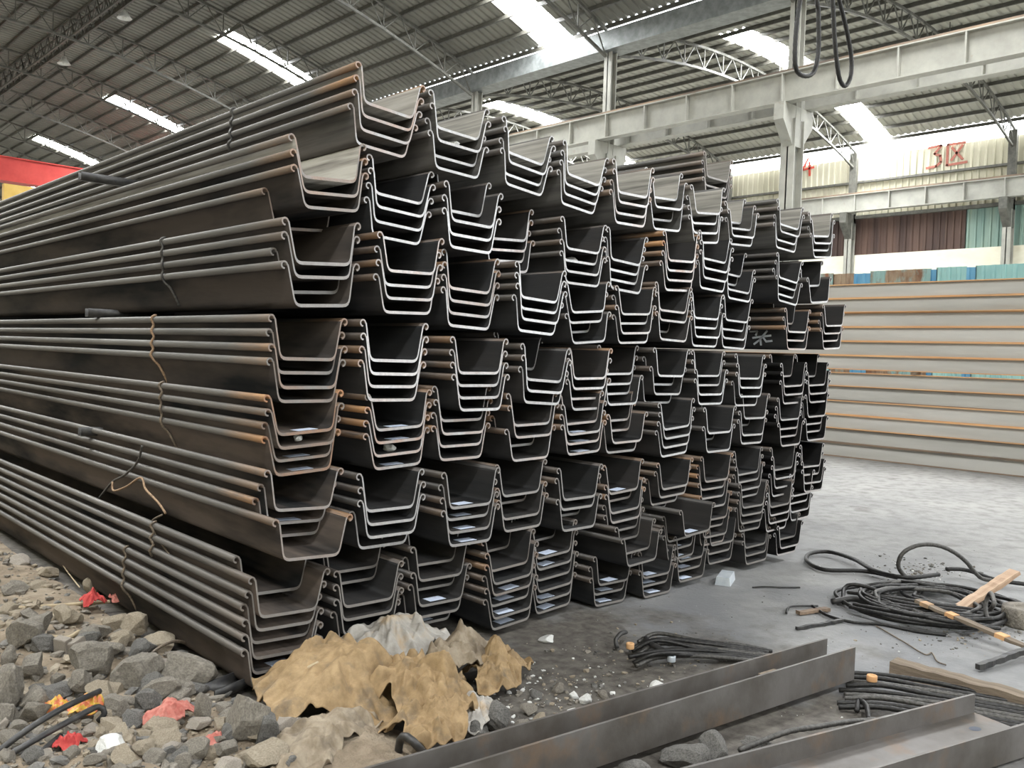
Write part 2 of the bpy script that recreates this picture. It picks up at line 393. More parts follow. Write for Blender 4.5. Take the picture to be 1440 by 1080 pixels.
# columns
def i_poly(w, h, tf, tw):
    return [(-w/2, -h/2), (w/2, -h/2), (w/2, -h/2+tf), (tw/2, -h/2+tf), (tw/2, h/2-tf), (w/2, h/2-tf), (w/2, h/2), (-w/2, h/2), (-w/2, h/2-tf), (-tw/2, h/2-tf), (-tw/2, -h/2+tf), (-w/2, -h/2+tf)]
RAIL = 9.25          # top of the crane rails
for k, y in enumerate(COLY):
    c = empty('column', (COLX, y, 0))
    tag(c, 'grey steel column with crane bracket between the two halls', kind='structure', group='columns between the halls')
    MB().box(-.24, .24, -.02, .02, 0, RAIL - 1.2).box(-.24, -.20, -.2, .2, 0, RAIL - 1.2).box(.20, .24, -.2, .2, 0, RAIL - 1.2).build('shaft', M['frame'], c)
    MB().box(-.14, .14, -.02, .02, RAIL - 1.2, 11.25).box(-.14, -.10, -.15, .15, RAIL - 1.2, 11.25).box(.10, .14, -.15, .15, RAIL - 1.2, 11.25).build('upper_shaft', M['frame'], c)
    br = MB().prism([(-.75, RAIL - 1.3), (-.24, RAIL - 1.9), (.24, RAIL - 1.9), (.75, RAIL - 1.3), (.75, RAIL - .86), (-.75, RAIL - .86)], -.14, .14)
    br.build('bracket', M['frame'], c)
def runway(x, label, y0=Y0, y1=Y1, stif=1.5, h=.85):
    r = empty('crane_runway_beam', (x, 0, RAIL - h)); tag(r, label, 'runway beam')
    MB().box(-.15, .15, y0, y1, 0, .03).box(-.01, .01, y0, y1, .03, h - .12).box(-.15, .15, y0, y1, h - .12, h - .09).build('girder', M['frame'], r)
    MB().box(-.035, .035, y0, y1, h - .09, h).build('rail', M['hb_dark'], r)
    me = None; y = cy0 - 12
    while y < min(y1, 60):
        if me is None: o = MB().box(-.145, .145, -.02, .02, .03, h - .12).build('stiffener', M['frame'], r); me = o.data; o.location = (0, y, 0)
        else: inst('stiffener', me, r, (0, y, 0))
        y += stif
runway(COLX - .52, 'grey crane runway beam on the main hall side of the columns')
runway(COLX + .52, 'grey crane runway beam on the side hall face of the columns')
runway(WALLX - .75, 'cream crane runway beam along the far corrugated wall')

# far side wall: white plinth, brown and teal sheets, cream sheets above
def corr(y0, y1, z0, z1, x, mat, name, parent, pitch=.28, d=.05):
    v = []; f = []; y = y0; ys = []
    while y < y1 - 1e-6:
        ys += [(y, 0), (min(y + pitch * .55, y1), 0), (min(y + pitch * .65, y1), -d), (min(y + pitch * .9, y1), -d)]; y += pitch
    ys.append((y1, 0))
    for yy, h in ys: v += [(x + h, yy, z0), (x + h, yy, z1)]
    for j in range(len(ys) - 1): f.append((2*j, 2*j+1, 2*j+3, 2*j+2))
    return mesh_obj(name, v, f, mat, parent)
wr = MB().box(WALLX, WALLX + .24, Y0, Y1, 0, 6.62).build('wall_right', M['white_wall']); tag(wr, 'white washed side wall with brown, teal and cream sheet cladding above', kind='structure')
teal_y = on_x(1357, 320, WALLX)[1]
for k in range(-6, 8):
    ya = COLY[6] + BAY * k; yb = ya + BAY
    if ya < teal_y < yb:
        corr(ya, teal_y, 6.62, 8.25, WALLX + .12, M['teal'], 'panel', wr); corr(teal_y, yb, 6.62, 8.25, WALLX + .12, M['brown'], 'panel', wr)
    else: corr(ya, yb, 6.62, 8.25, WALLX + .12, M['teal'] if yb <= teal_y else M['brown'], 'panel', wr)
    corr(ya, yb, 8.30, 10.95, WALLX + .1, M['cream'], 'panel', wr)
for z, h, d in ((8.20, .14, .16), (9.78, .09, .10), (9.0, .07, .1)):
    MB().box(WALLX - d, WALLX + .05, Y0, Y1, z, z + h).build('girt', M['truss'], wr)
wg = MB().box(WALLX + .08, WALLX + .12, Y0, Y1, 10.95, 11.25).build('window_2', M['glaze']); tag(wg, 'bright translucent strip between the cream wall and the roof', kind='structure')
for k in range(-6, 9):
    y = COLY[6] + BAY * k
    c = empty('column', (WALLX - .25, y, 0)); tag(c, 'slim grey wall post carrying the runway along the cream wall', kind='structure', group='wall posts')
    MB().box(-.18, .18, -.02, .02, 0, 8.0).box(-.18, -.15, -.16, .16, 0, 8.0).box(.15, .18, -.16, .16, 0, 8.0).build('shaft', M['frame'], c)
    MB().box(-.02, .18, -.15, .15, 8.0, 11.1).build('upper_shaft', M['truss'], c)
    MB().prism([(-.75, 7.95), (-.18, 7.3), (.18, 7.3), (.18, 8.4), (-.75, 8.4)], -.15, .15).build('bracket', M['truss'], c)
# the wall is written on in red
def strokes(name, segs, origin, ux, uz, size, wd, mat, parent, off=(0, 0, 0), th=.012):
    """painted strokes: segs in a unit square, laid out on a wall along ux, uz"""
    mb = MB(); ux = Vector(ux); uz = Vector(uz); n = ux.cross(uz).normalized()
    O = Vector(origin) + Vector(off)
    for pl in segs:
        for (x0, y0), (x1, y1) in zip(pl[:-1], pl[1:]):
            a_ = O + ux * x0 * size + uz * y0 * size; b2 = O + ux * x1 * size + uz * y1 * size
            d = (b2 - a_).normalized(); s = d.cross(n) * wd / 2; a_ = a_ - d * wd * .3; b2 = b2 + d * wd * .3
            v = [a_ + s + n * th, a_ - s + n * th, b2 - s + n * th, b2 + s + n * th, a_ + s, a_ - s, b2 - s, b2 + s]
            mb.add(v, [(0, 1, 2, 3), (7, 6, 5, 4), (0, 4, 5, 1), (1, 5, 6, 2), (2, 6, 7, 3), (3, 7, 4, 0)])
    return mb.build(name, mat, parent)
p3 = on_x(1303, 236, WALLX + .03)
three = [[(.05, .95), (.65, 1.0), (.35, .62), (.62, .5), (.66, .2), (.45, .02), (.0, -.02)]]
qu = [[(1.75, .98), (.95, .98), (.95, .0), (1.85, .04)], [(1.15, .8), (1.65, .2)], [(1.62, .85), (1.15, .22)]]
strokes('painted_sign', three + qu, (WALLX + .04, p3[1], p3[2]), (0, -1, 0), (0, 0, 1), .86, .10, M['paint_red2'], wr)
p4 = on_x(1128, 247, WALLX + .03)
strokes('painted_sign', [[(.35, 1.0), (.0, .35), (.75, .42)], [(.45, .75), (.5, -.05)]], (WALLX + .04, p4[1], p4[2]), (0, -1, 0), (0, 0, 1), .75, .10, M['paint_red'], wr)
# far gable and near-side wall close the hall
fg = MB().box(-7.4, WALLX + .3, Y1, Y1 + .2, 0, 15).build('wall_back', M['cream']); tag(fg, 'far end wall of the hall', kind='structure')
lw = MB().box(-7.6, -7.3, Y0, Y1, 0, 12.1).build('wall_left', M['cream']); tag(lw, 'near side wall of the hall', kind='structure')

# red overhead crane deep in the hall
yc = 46.0
rc = empty('overhead_crane', (0, yc, RAIL)); tag(rc, 'red overhead travelling crane girder deep in the hall', 'crane')
cg = MB().box(-6.6, COLX - .4, -.35, .35, .15, 1.25).build('girder', M['red'], rc)
MB().box(-6.6, COLX - .4, -.42, .42, 1.25, 1.30).box(-6.6, COLX - .4, -.42, .42, .10, .15).build('flange_plate', M['red'], cg)
MB().box(COLX - 1.0, COLX - .45, -1.6, 1.6, 0, .45).build('end_carriage', M['red'], rc)
MB().box(-6.9, -6.4, -1.6, 1.6, 0, .45).build('end_carriage', M['red'], rc)
MB().box(9.6, 11.2, -.8, -.45, -.9, -.1).build('hoist', M['yellow'], rc)

# pendant lamps
def lathe(prof, seg=20):
    v = []; f = []
    for r, z in prof:
        for k in range(seg): v.append((r * math.cos(2*math.pi*k/seg), r * math.sin(2*math.pi*k/seg), z))
    for i in range(len(prof) - 1):
        for k in range(seg): f.append((i*seg+k, i*seg+(k+1) % seg, (i+1)*seg+(k+1) % seg, (i+1)*seg+k))
    return v, f
def lamp(px, py, X, zf, label):
    p = on_x(px, py, X); zr = zf(X) - .1
    t = empty('pendant_lamp', (X, p[1], p[2])); tag(t, label, 'lamp', 'bell lamps under the roofs')
    sh = mesh_obj('shade', *lathe([(.05, .32), (.09, .30), (.12, .2), (.27, .0), (.255, .0), (.10, .19)]), M['lamp'], t, True)
    MB().box(-.012, .012, -.012, .012, .3, zr - p[2]).build('rod', M['truss'], t)
    mesh_obj('bulb', *lathe([(.001, -.04), (.06, .0), (.07, .06), (.04, .16), (.001, .18)], 12), M['lamp'], sh, True)
lamp(175, 26, 10.2, main_z, 'small white bell lamp under the arched roof beside the lattice girder')
lamp(90, 90, 10.2, main_z, 'small white bell lamp below the lattice girder, above the red crane')
lamp(1334, 76, 28.0, right_z, 'small white bell lamp under the pale side hall roof')
lamp(1095, 131, 28.0, right_z, 'small white bell lamp behind the column bracket')
fw = MB().box(-7.4, 9.0, Y0 - .2, Y0, 0, 14.8).build('wall_front_added', M['cream']); tag(fw, 'added unseen end wall behind the photographer, blocking light from the front', kind='structure')  # unseen wall, added to cut the light from the front

# ------------------------------------------------------------------ the stack of sheet piles
# layer (8 = top), bundle from the near side, pile counted from the top of its bundle, piles in it, X mm, Z mm, tilt mrad
PILES = "8,1,0,4,647,2872,-61 8,1,1,4,643,2809,-63 8,1,2,4,639,2743,-64 8,1,3,4,634,2680,-63 8,2,0,4,1109,2855,-43 8,2,1,4,1108,2785,-40 8,2,2,4,1103,2713,-40 8,2,3,4,1102,2646,-40 8,3,0,4,1647,2830,-95 8,3,1,4,1641,2769,-95 8,3,2,4,1636,2709,-94 8,3,3,4,1630,2649,-94 8,4,0,4,2096,2776,-99 8,4,1,4,2089,2717,-98 8,4,2,4,2084,2659,-99 8,4,3,4,2079,2604,-96 8,5,0,4,2522,2760,22 8,5,1,4,2524,2699,23 8,5,2,4,2526,2635,26 8,5,3,4,2527,2575,23 8,6,0,4,2951,2798,58 8,6,1,4,2955,2729,61 8,6,2,4,2959,2660,59 8,6,3,4,2964,2587,59 8,7,0,4,3350,2745,100 8,7,1,4,3356,2678,97 8,7,2,4,3362,2611,100 8,7,3,4,3369,2545,97 8,8,0,4,3798,2751,54 8,8,1,4,3803,2694,54 8,8,2,4,3804,2635,55 8,8,3,4,3807,2577,53 8,9,0,4,4528,2801,-38 8,9,1,4,4526,2742,-41 8,9,2,4,4522,2681,-39 8,9,3,4,4522,2621,-40 8,10,0,4,5013,2792,98 8,10,1,4,5019,2733,98 8,10,2,4,5025,2677,96 8,10,3,4,5030,2619,96 7,1,0,4,334,2499,69 7,1,1,4,339,2429,68 7,1,2,4,344,2360,67 7,1,3,4,349,2288,69 7,2,0,4,769,2467,-53 7,2,1,4,765,2398,-55 7,2,2,4,761,2327,-54 7,2,3,4,759,2258,-52 7,3,0,4,1217,2479,-19 7,3,1,4,1215,2409,-21 7,3,2,4,1213,2338,-20 7,3,3,4,1213,2270,-21 7,4,0,4,1602,2372,56 7,4,1,4,1606,2311,57 7,4,2,4,1609,2250,56 7,4,3,4,1613,2189,58 7,5,0,4,2092,2343,-9 7,5,1,4,2091,2276,-9 7,5,2,4,2090,2209,-11 7,5,3,4,2090,2141,-9 7,6,0,4,2524,2329,-52 7,6,1,4,2520,2267,-52 7,6,2,4,2517,2207,-49 7,6,3,4,2515,2146,-49 7,7,0,4,3074,2390,51 7,7,1,4,3076,2324,47 7,7,2,4,3080,2259,47 7,7,3,4,3083,2194,49 7,8,0,4,3483,2429,-35 7,8,1,4,3481,2359,-35 7,8,2,4,3479,2292,-33 7,8,3,4,3477,2222,-36 7,9,0,4,3868,2370,-43 7,9,1,4,3865,2304,-44 7,9,2,4,3863,2240,-46 7,9,3,4,3859,2177,-44 7,10,0,4,4568,2381,-84 7,10,1,4,4563,2321,-85 7,10,2,4,4557,2259,-83 7,10,3,4,4553,2202,-84 7,11,0,3,4990,2392,98 7,11,1,3,4996,2324,96 7,11,2,3,5003,2255,97 6,1,0,4,301,2114,63 6,1,1,4,305,2051,61 6,1,2,4,309,1985,63 6,1,3,4,313,1920,63 6,2,0,4,812,2105,27 6,2,1,4,812,2036,26 6,2,2,4,816,1970,29 6,2,3,4,818,1901,29 6,3,0,4,1269,2062,-35 6,3,1,4,1267,1994,-34 6,3,2,4,1265,1928,-34 6,3,3,4,1262,1861,-35 6,4,0,4,1713,2034,-48 6,4,1,4,1710,1972,-45 6,4,2,4,1708,1911,-46 6,4,3,4,1704,1847,-48 6,5,0,4,2132,1977,89 6,5,1,4,2137,1915,88 6,5,2,4,2142,1853,86 6,5,3,4,2149,1793,86 6,6,0,4,2608,1990,54 6,6,1,4,2610,1931,52 6,6,2,4,2613,1868,54 6,6,3,4,2617,1807,51 6,7,0,4,3020,2034,-19 6,7,1,4,3017,1968,-18 6,7,2,4,3016,1902,-20 6,7,3,4,3015,1839,-21 6,8,0,4,3408,2005,9 6,8,1,4,3408,1940,7 6,8,2,4,3409,1874,8 6,8,3,4,3410,1811,7 6,9,0,4,3834,2009,-20 6,9,1,4,3834,1944,-21 6,9,2,4,3832,1878,-22 6,9,3,4,3830,1810,-21 6,11,0,4,4711,2047,20 6,11,1,4,4713,1976,23 6,11,2,4,4713,1907,20 6,11,3,4,4716,1837,22 6,12,0,4,5273,2047,61 6,12,1,4,5277,1982,60 6,12,2,4,5281,1918,63 6,12,3,4,5284,1853,61 5,1,0,4,268,1664,4 5,1,1,4,269,1599,5 5,1,2,4,270,1531,7 5,1,3,4,270,1466,4 5,2,0,4,747,1666,0 5,2,1,4,748,1599,-3 5,2,2,4,748,1535,-1 5,2,3,4,746,1467,-3 5,3,0,4,1292,1606,9 5,3,1,4,1293,1538,7 5,3,2,4,1294,1472,10 5,3,3,4,1294,1408,8 5,4,0,4,1813,1645,-54 5,4,1,4,1810,1577,-52 5,4,2,4,1807,1512,-52 5,4,3,4,1804,1445,-52 5,5,0,4,2230,1578,25 5,5,1,4,2231,1516,24 5,5,2,4,2233,1452,22 5,5,3,4,2235,1389,24 5,6,0,4,2618,1607,23 5,6,1,4,2620,1540,24 5,6,2,4,2622,1475,25 5,6,3,4,2624,1411,23 5,7,0,4,3067,1602,-2 5,7,1,4,3068,1540,-4 5,7,2,4,3067,1476,-4 5,7,3,4,3068,1413,-4 5,8,0,4,3490,1600,7 5,8,1,4,3490,1534,6 5,8,2,4,3491,1468,5 5,8,3,4,3490,1402,7 5,9,0,4,3988,1589,1 5,9,1,4,3988,1520,1 5,9,2,4,3988,1454,2 5,9,3,4,3989,1386,2 5,10,0,4,4689,1607,34 5,10,1,4,4691,1539,35 5,10,2,4,4693,1471,36 5,10,3,4,4695,1401,34 5,11,0,4,5116,1615,38 5,11,1,4,5118,1546,36 5,11,2,4,5121,1476,38 5,11,3,4,5123,1406,37 4,1,0,4,256,1308,59 4,1,1,4,259,1245,61 4,1,2,4,262,1182,58 4,1,3,4,266,1116,58 4,2,0,4,805,1310,54 4,2,1,4,809,1244,53 4,2,2,4,812,1176,55 4,2,3,4,816,1110,52 4,3,0,4,1227,1341,13 4,3,1,4,1227,1271,12 4,3,2,4,1229,1202,16 4,3,3,4,1230,1131,15 4,4,0,4,1741,1305,28 4,4,1,4,1742,1238,29 4,4,2,4,1745,1169,29 4,4,3,4,1747,1102,30 4,5,0,4,2164,1304,47 4,5,1,4,2166,1243,49 4,5,2,4,2170,1183,49 4,5,3,4,2172,1121,47 4,6,0,4,2596,1301,26 4,6,1,4,2596,1235,25 4,6,2,4,2599,1170,25 4,6,3,4,2600,1103,23 4,7,0,4,3107,1248,75 4,7,1,4,3112,1186,75 4,7,2,4,3116,1122,72 4,7,3,4,3122,1060,75 4,8,0,4,3590,1269,17 4,8,1,4,3592,1201,18 4,8,2,4,3592,1135,17 4,8,3,4,3593,1067,19 4,9,0,4,4129,1290,4 4,9,1,4,4129,1224,3 4,9,2,4,4129,1161,2 4,9,3,4,4130,1097,3 4,10,0,4,4625,1263,23 4,10,1,4,4625,1196,25 4,10,2,4,4628,1133,24 4,10,3,4,4630,1065,24 4,11,0,4,5087,1285,29 4,11,1,4,5090,1219,26 4,11,2,4,5091,1153,26 4,11,3,4,5094,1088,26 3,1,0,4,253,949,-35 3,1,1,4,252,878,-32 3,1,2,4,249,809,-34 3,1,3,4,247,740,-34 3,2,0,4,752,907,-1 3,2,1,4,752,842,1 3,2,2,4,752,777,-1 3,2,3,4,750,712,-1 3,3,0,4,1247,889,9 3,3,1,4,1248,822,8 3,3,2,4,1248,754,6 3,3,3,4,1249,687,6 3,4,0,4,1684,901,28 3,4,1,4,1686,835,28 3,4,2,4,1688,768,28 3,4,3,4,1690,701,29 3,5,0,4,2154,853,9 3,5,1,4,2153,791,9 3,5,2,4,2155,727,8 3,5,3,4,2155,665,7 3,6,0,4,2634,845,54 3,6,1,4,2637,781,54 3,6,2,4,2641,720,54 3,6,3,4,2645,658,53 3,7,0,4,3119,836,43 3,7,1,4,3122,777,42 3,7,2,4,3123,716,40 3,7,3,4,3126,656,40 3,8,0,4,3631,847,18 3,8,1,4,3634,784,17 3,8,2,4,3635,719,17 3,8,3,4,3635,653,19 3,9,0,4,4081,866,40 3,9,1,4,4083,809,38 3,9,2,4,4086,751,38 3,9,3,4,4087,692,41 3,10,0,4,4590,871,33 3,10,1,4,4594,802,34 3,10,2,4,4595,730,34 3,10,3,4,4598,662,34 3,11,0,4,5048,864,-4 3,11,1,4,5047,796,-3 3,11,2,4,5047,730,-4 3,11,3,4,5047,662,-3 2,1,0,7,171,545,-33 2,1,1,7,169,480,-35 2,1,2,7,167,413,-33 2,1,3,7,165,346,-36 2,1,4,7,161,283,-35 2,1,5,7,160,215,-34 2,1,6,7,157,149,-34 2,2,0,6,645,575,-6 2,2,1,6,645,508,-6 2,2,2,6,643,437,-5 2,2,3,6,643,370,-4 2,2,4,6,643,299,-4 2,2,5,6,643,232,-6 2,3,0,6,1111,560,-11 2,3,1,6,1110,494,-10 2,3,2,6,1109,428,-10 2,3,3,6,1109,361,-10 2,3,4,6,1108,295,-12 2,3,5,6,1108,229,-12 2,4,0,7,1568,560,54 2,4,1,7,1572,496,54 2,4,2,7,1575,428,54 2,4,3,7,1578,363,57 2,4,4,7,1581,296,54 2,4,5,7,1586,229,57 2,4,6,7,1591,164,58 2,5,0,7,1987,569,56 2,5,1,7,1992,501,54 2,5,2,7,1996,435,58 2,5,3,7,2000,367,56 2,5,4,7,2003,301,57 2,5,5,7,2007,233,58 2,5,6,7,2010,166,57 2,6,0,4,2652,584,43 2,6,1,4,2655,521,44 2,6,2,4,2658,458,45 2,6,3,4,2661,393,46 2,7,0,4,3219,528,50 2,7,1,4,3223,464,49 2,7,2,4,3226,399,51 2,7,3,4,3229,332,50 2,8,0,4,3638,564,14 2,8,1,4,3639,503,11 2,8,2,4,3641,441,15 2,8,3,4,3642,380,14 2,9,0,4,4091,620,5 2,9,1,4,4091,559,7 2,9,2,4,4091,499,7 2,9,3,4,4092,438,4 2,10,0,4,4481,592,27 2,10,1,4,4482,526,29 2,10,2,4,4484,462,30 2,10,3,4,4485,396,27 2,11,0,4,4879,643,33 2,11,1,4,4883,574,31 2,11,2,4,4884,507,30 2,11,3,4,4886,440,31 1,6,0,3,2510,266,-20 1,6,1,3,2507,197,-19 1,6,2,3,2507,128,-18 1,7,0,3,2939,252,-3 1,7,1,3,2939,189,-4 1,7,2,3,2938,126,-5 1,8,0,3,3360,303,17 1,8,1,3,3361,231,17 1,8,2,3,3362,163,15 1,9,0,3,3754,369,11 1,9,1,3,3755,300,13 1,9,2,3,3756,230,13 1,10,0,3,4227,292,17 1,10,1,3,4228,230,17 1,10,2,3,4230,168,17 1,11,0,3,4663,306,5 1,11,1,3,4663,243,5 1,11,2,3,4665,182,4"
PILES = [tuple(map(int, q.split(','))) for q in PILES.split()]
PLEN = 12.0
HT, HB, PD, PT = .176, .146, .187, .0125
def strip_mesh(name, cl, th, y0, y1, mats, smooth=True):
    """a rolled section: centre line in X, Z with a thickness, pushed along Y, ends cut square (second material)"""
    cl = np.array(cl); n = len(cl)
    t = np.gradient(cl, axis=0); t /= np.linalg.norm(t, axis=1)[:, None]
    nr = np.stack([-t[:, 1], t[:, 0]], 1) * (np.array(th)[:, None] / 2 if hasattr(th, '__len__') else th / 2)
    A = cl + nr; B = cl - nr
    v = [(x, y, z) for y in (y0, y1) for side in (A, B) for x, z in side]
    f = []; mi = []; sm = []
    a0, b0, a1, b1 = 0, n, 2 * n, 3 * n
    for i in range(n - 1):
        f.append((a0+i, a0+i+1, a1+i+1, a1+i)); mi.append(0); sm.append(1)
        f.append((b0+i+1, b0+i, b1+i, b1+i+1)); mi.append(0); sm.append(1)
        f.append((a0+i+1, a0+i, b0+i, b0+i+1)); mi.append(1); sm.append(0)
        f.append((a1+i, a1+i+1, b1+i+1, b1+i)); mi.append(1); sm.append(0)
    for i, rv in ((0, 0), (n - 1, 1)):
        q = (a0+i, a1+i, b1+i, b0+i); f.append(q[::-1] if rv else q); mi.append(0); sm.append(0)
    me = bpy.data.meshes.new(name); me.from_pydata(v, [], f)
    for m in mats: me.materials.append(m)
    me.polygons.foreach_set('material_index', mi); me.polygons.foreach_set('use_smooth', [bool(s) for s in sm])
    # keep the cut edges sharp while the long faces shade smoothly
    me.update(); return me
half = [(0, -PD), (HB - .034, -PD), (HB - .020, -PD + .002), (HB - .009, -PD + .008), (HB - .002, -PD + .018), (HB + .003, -PD + .032), (HT - .003, -.026), (HT, -.014)]
THK = [.0145, .0145, .014, .0115, .0085, .0076, .0074, .0074]; THK = THK[::-1][:-1] + THK
body_cl = [(-x, z) for x, z in half[::-1][:-1]] + half
# nicked and torch-cut variants of the web thickness
ME_BODY = strip_mesh('sheet_pile', body_cl, THK, 0, PLEN, [M['steel'], M['cut']])
R = .0145
hook_cl = [(HT - .0004, -.016)] + [(HT + .0025 + R + R * math.cos(math.radians(a)), -R - .001 + R * math.sin(math.radians(a))) for a in range(175, -96, -30)]
ME_HOOK = strip_mesh('interlock', hook_cl, .0075, 0, PLEN, [M['hook'], M['cut']])
ME_HOOKL = strip_mesh('interlock', [(-x, z) for x, z in hook_cl][::-1], .0075, 0, PLEN, [M['hook'], M['cut']])
ME_TAG = MB().box(-.055, .055, -.035, .035, 0, .001)
ME_TAG = ME_TAG.build('paper_label', M['paper']); _t = ME_TAG; ME_TAG = _t.data; bpy.data.objects.remove(_t)

rng = random.Random(11)
RECESS = {(7, 1, 3): .26, (5, 4, 0): .22, (4, 4, 2): .14, (3, 4, 1): .14, (3, 5, 2): .12, (6, 7, 2): .12, (5, 6, 2): .14, (5, 7, 3): .12, (4, 8, 0): .22, (3, 1, 1): .06, (3, 1, 2): .10,
          (3, 1, 3): -.10, (2, 7, 0): -.14, (6, 4, 0): -.06, (6, 4, 1): -.06, (4, 6, 0): .10, (3, 6, 1): .1, (3, 7, 2): .08, (3, 7, 3): .16, (7, 11, 1): .2, (6, 1, 2): .10,
          (5, 5, 0): .0, (5, 6, 0): .10, (5, 6, 1): .12, (5, 6, 3): .06, (7, 4, 0): .12, (7, 4, 1): .12, (7, 4, 2): .14, (7, 4, 3): .12, (2, 2, 0): .15, (2, 2, 1): .18, (2, 1, 0): .12, (2, 4, 0): .15, (2, 5, 0): .16, (2, 3, 0): .1,
          (2, 1, 3): .02, (3, 3, 3): -.05, (2, 6, 3): -.12, (2, 6, 2): -.06}
RUSTY = {(8, 1): .8, (8, 5): .5, (7, 1): .8, (7, 4): .6, (7, 7): .9, (6, 2): .6, (6, 3): .55, (6, 6): .35, (6, 7): .4, (6, 11): .75, (6, 12): .6, (5, 2): .55, (5, 3): .4, (5, 1): .45, (5, 5): .5, (5, 10): .5, (5, 11): .5,
         (4, 1): .8, (4, 2): .85, (4, 3): .55, (4, 5): .45, (4, 4): .5, (4, 6): .5, (3, 1): .95, (3, 6): .7, (3, 7): .8, (3, 8): .7, (2, 8): .6, (3, 4): .5, (2, 4): .3}
DEEP = {(8, 1): 0.96, (8, 2): 0.96, (8, 5): 1.06, (8, 10): 1.04, (7, 2): 0.96, (7, 3): 1.05, (7, 5): 0.97, (7, 6): 1.03, (7, 7): 1.03, (7, 11): 1.1, (6, 1): 1.08, (6, 3): 1.07, (6, 4): 1.04, (6, 5): 0.96, (6, 6): 0.96, (6, 7): 0.97, (6, 8): 0.96, (6, 9): 0.96, (6, 12): 0.96, (5, 1): 1.07, (5, 2): 1.06, (5, 3): 1.03, (5, 4): 1.08, (5, 8): 0.96, (5, 9): 0.97, (5, 10): 0.97, (5, 11): 0.96, (4, 10): 0.96, (4, 11): 1.07, (3, 2): 1.03, (3, 3): 1.05, (3, 5): 1.06, (3, 6): 1.04, (3, 11): 1.07}      # some bundles are of a deeper section
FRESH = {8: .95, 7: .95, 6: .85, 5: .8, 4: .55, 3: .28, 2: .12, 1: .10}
BRIGHT = {(8, 1): .55, (8, 2): .8, (6, 4): 1.25, (6, 8): 1.0, (8, 6): 1.15, (7, 10): 1.0, (5, 1): .14, (4, 1): .06, (6, 1): .30, (7, 1): .28, (3, 2): .5, (4, 2): .55, (5, 2): .85, (4, 7): .75, (4, 8): .7}  # near-column ends darker, partly as shade painted into the tone
TAGS = {(4, 1): (0, 2, 3), (4, 2): (0, 1, 3), (3, 1): (1,), (3, 3): (0, 1, 2, 3), (4, 5): (1, 2, 3), (3, 6): (0,), (2, 1): (5, 6), (2, 3): (3, 5), (2, 4): (3, 4, 5, 6), (2, 5): (1, 2, 5, 6),
        (1, 6): (0, 1, 2), (2, 7): (0, 2, 3), (1, 7): (0, 1, 2), (1, 8): (0, 1, 2)}
ORD = ['first', 'second', 'third', 'fourth', 'fifth', 'sixth', 'seventh', 'eighth', 'ninth', 'tenth', 'eleventh', 'twelfth']
LAYER = {8: 'top layer', 7: 'second layer from top', 6: 'third layer from top', 5: 'fourth layer from top', 4: 'fifth layer from top', 3: 'sixth layer from top', 2: 'seventh layer from top', 1: 'bottom layer'}
bundle_rank = {}
for l in range(1, 9):
    for i, c in enumerate(sorted({p[1] for p in PILES if p[0] == l})): bundle_rank[(l, c)] = i
for c in range(1, 6): bundle_rank[(2, c)] = c - 1
for i, c in enumerate(range(6, 12)): bundle_rank[(1, c)] = c - 1
for i, c in enumerate(range(6, 12)): bundle_rank[(2, c)] = i
byo = {}
for l in range(1, 9):
    for c in range(1, 13): byo[(l, c)] = rng.uniform(-.03, .03)
byo[(6, 4)] = -.06; byo[(7, 4)] = .05
placed = []
for (l, c, k, n, X, Z, A) in PILES:
    y = byo[(l, c)] + rng.uniform(-.022, .022)
    if rng.random() < .07: y += rng.uniform(.05, .12)
    y = RECESS[(l, c, k)] + rng.uniform(-.01, .01) if (l, c, k) in RECESS else y
    placed.append((l, c, k, n, X / 1000, y, Z / 1000 + .08, A / 1000))
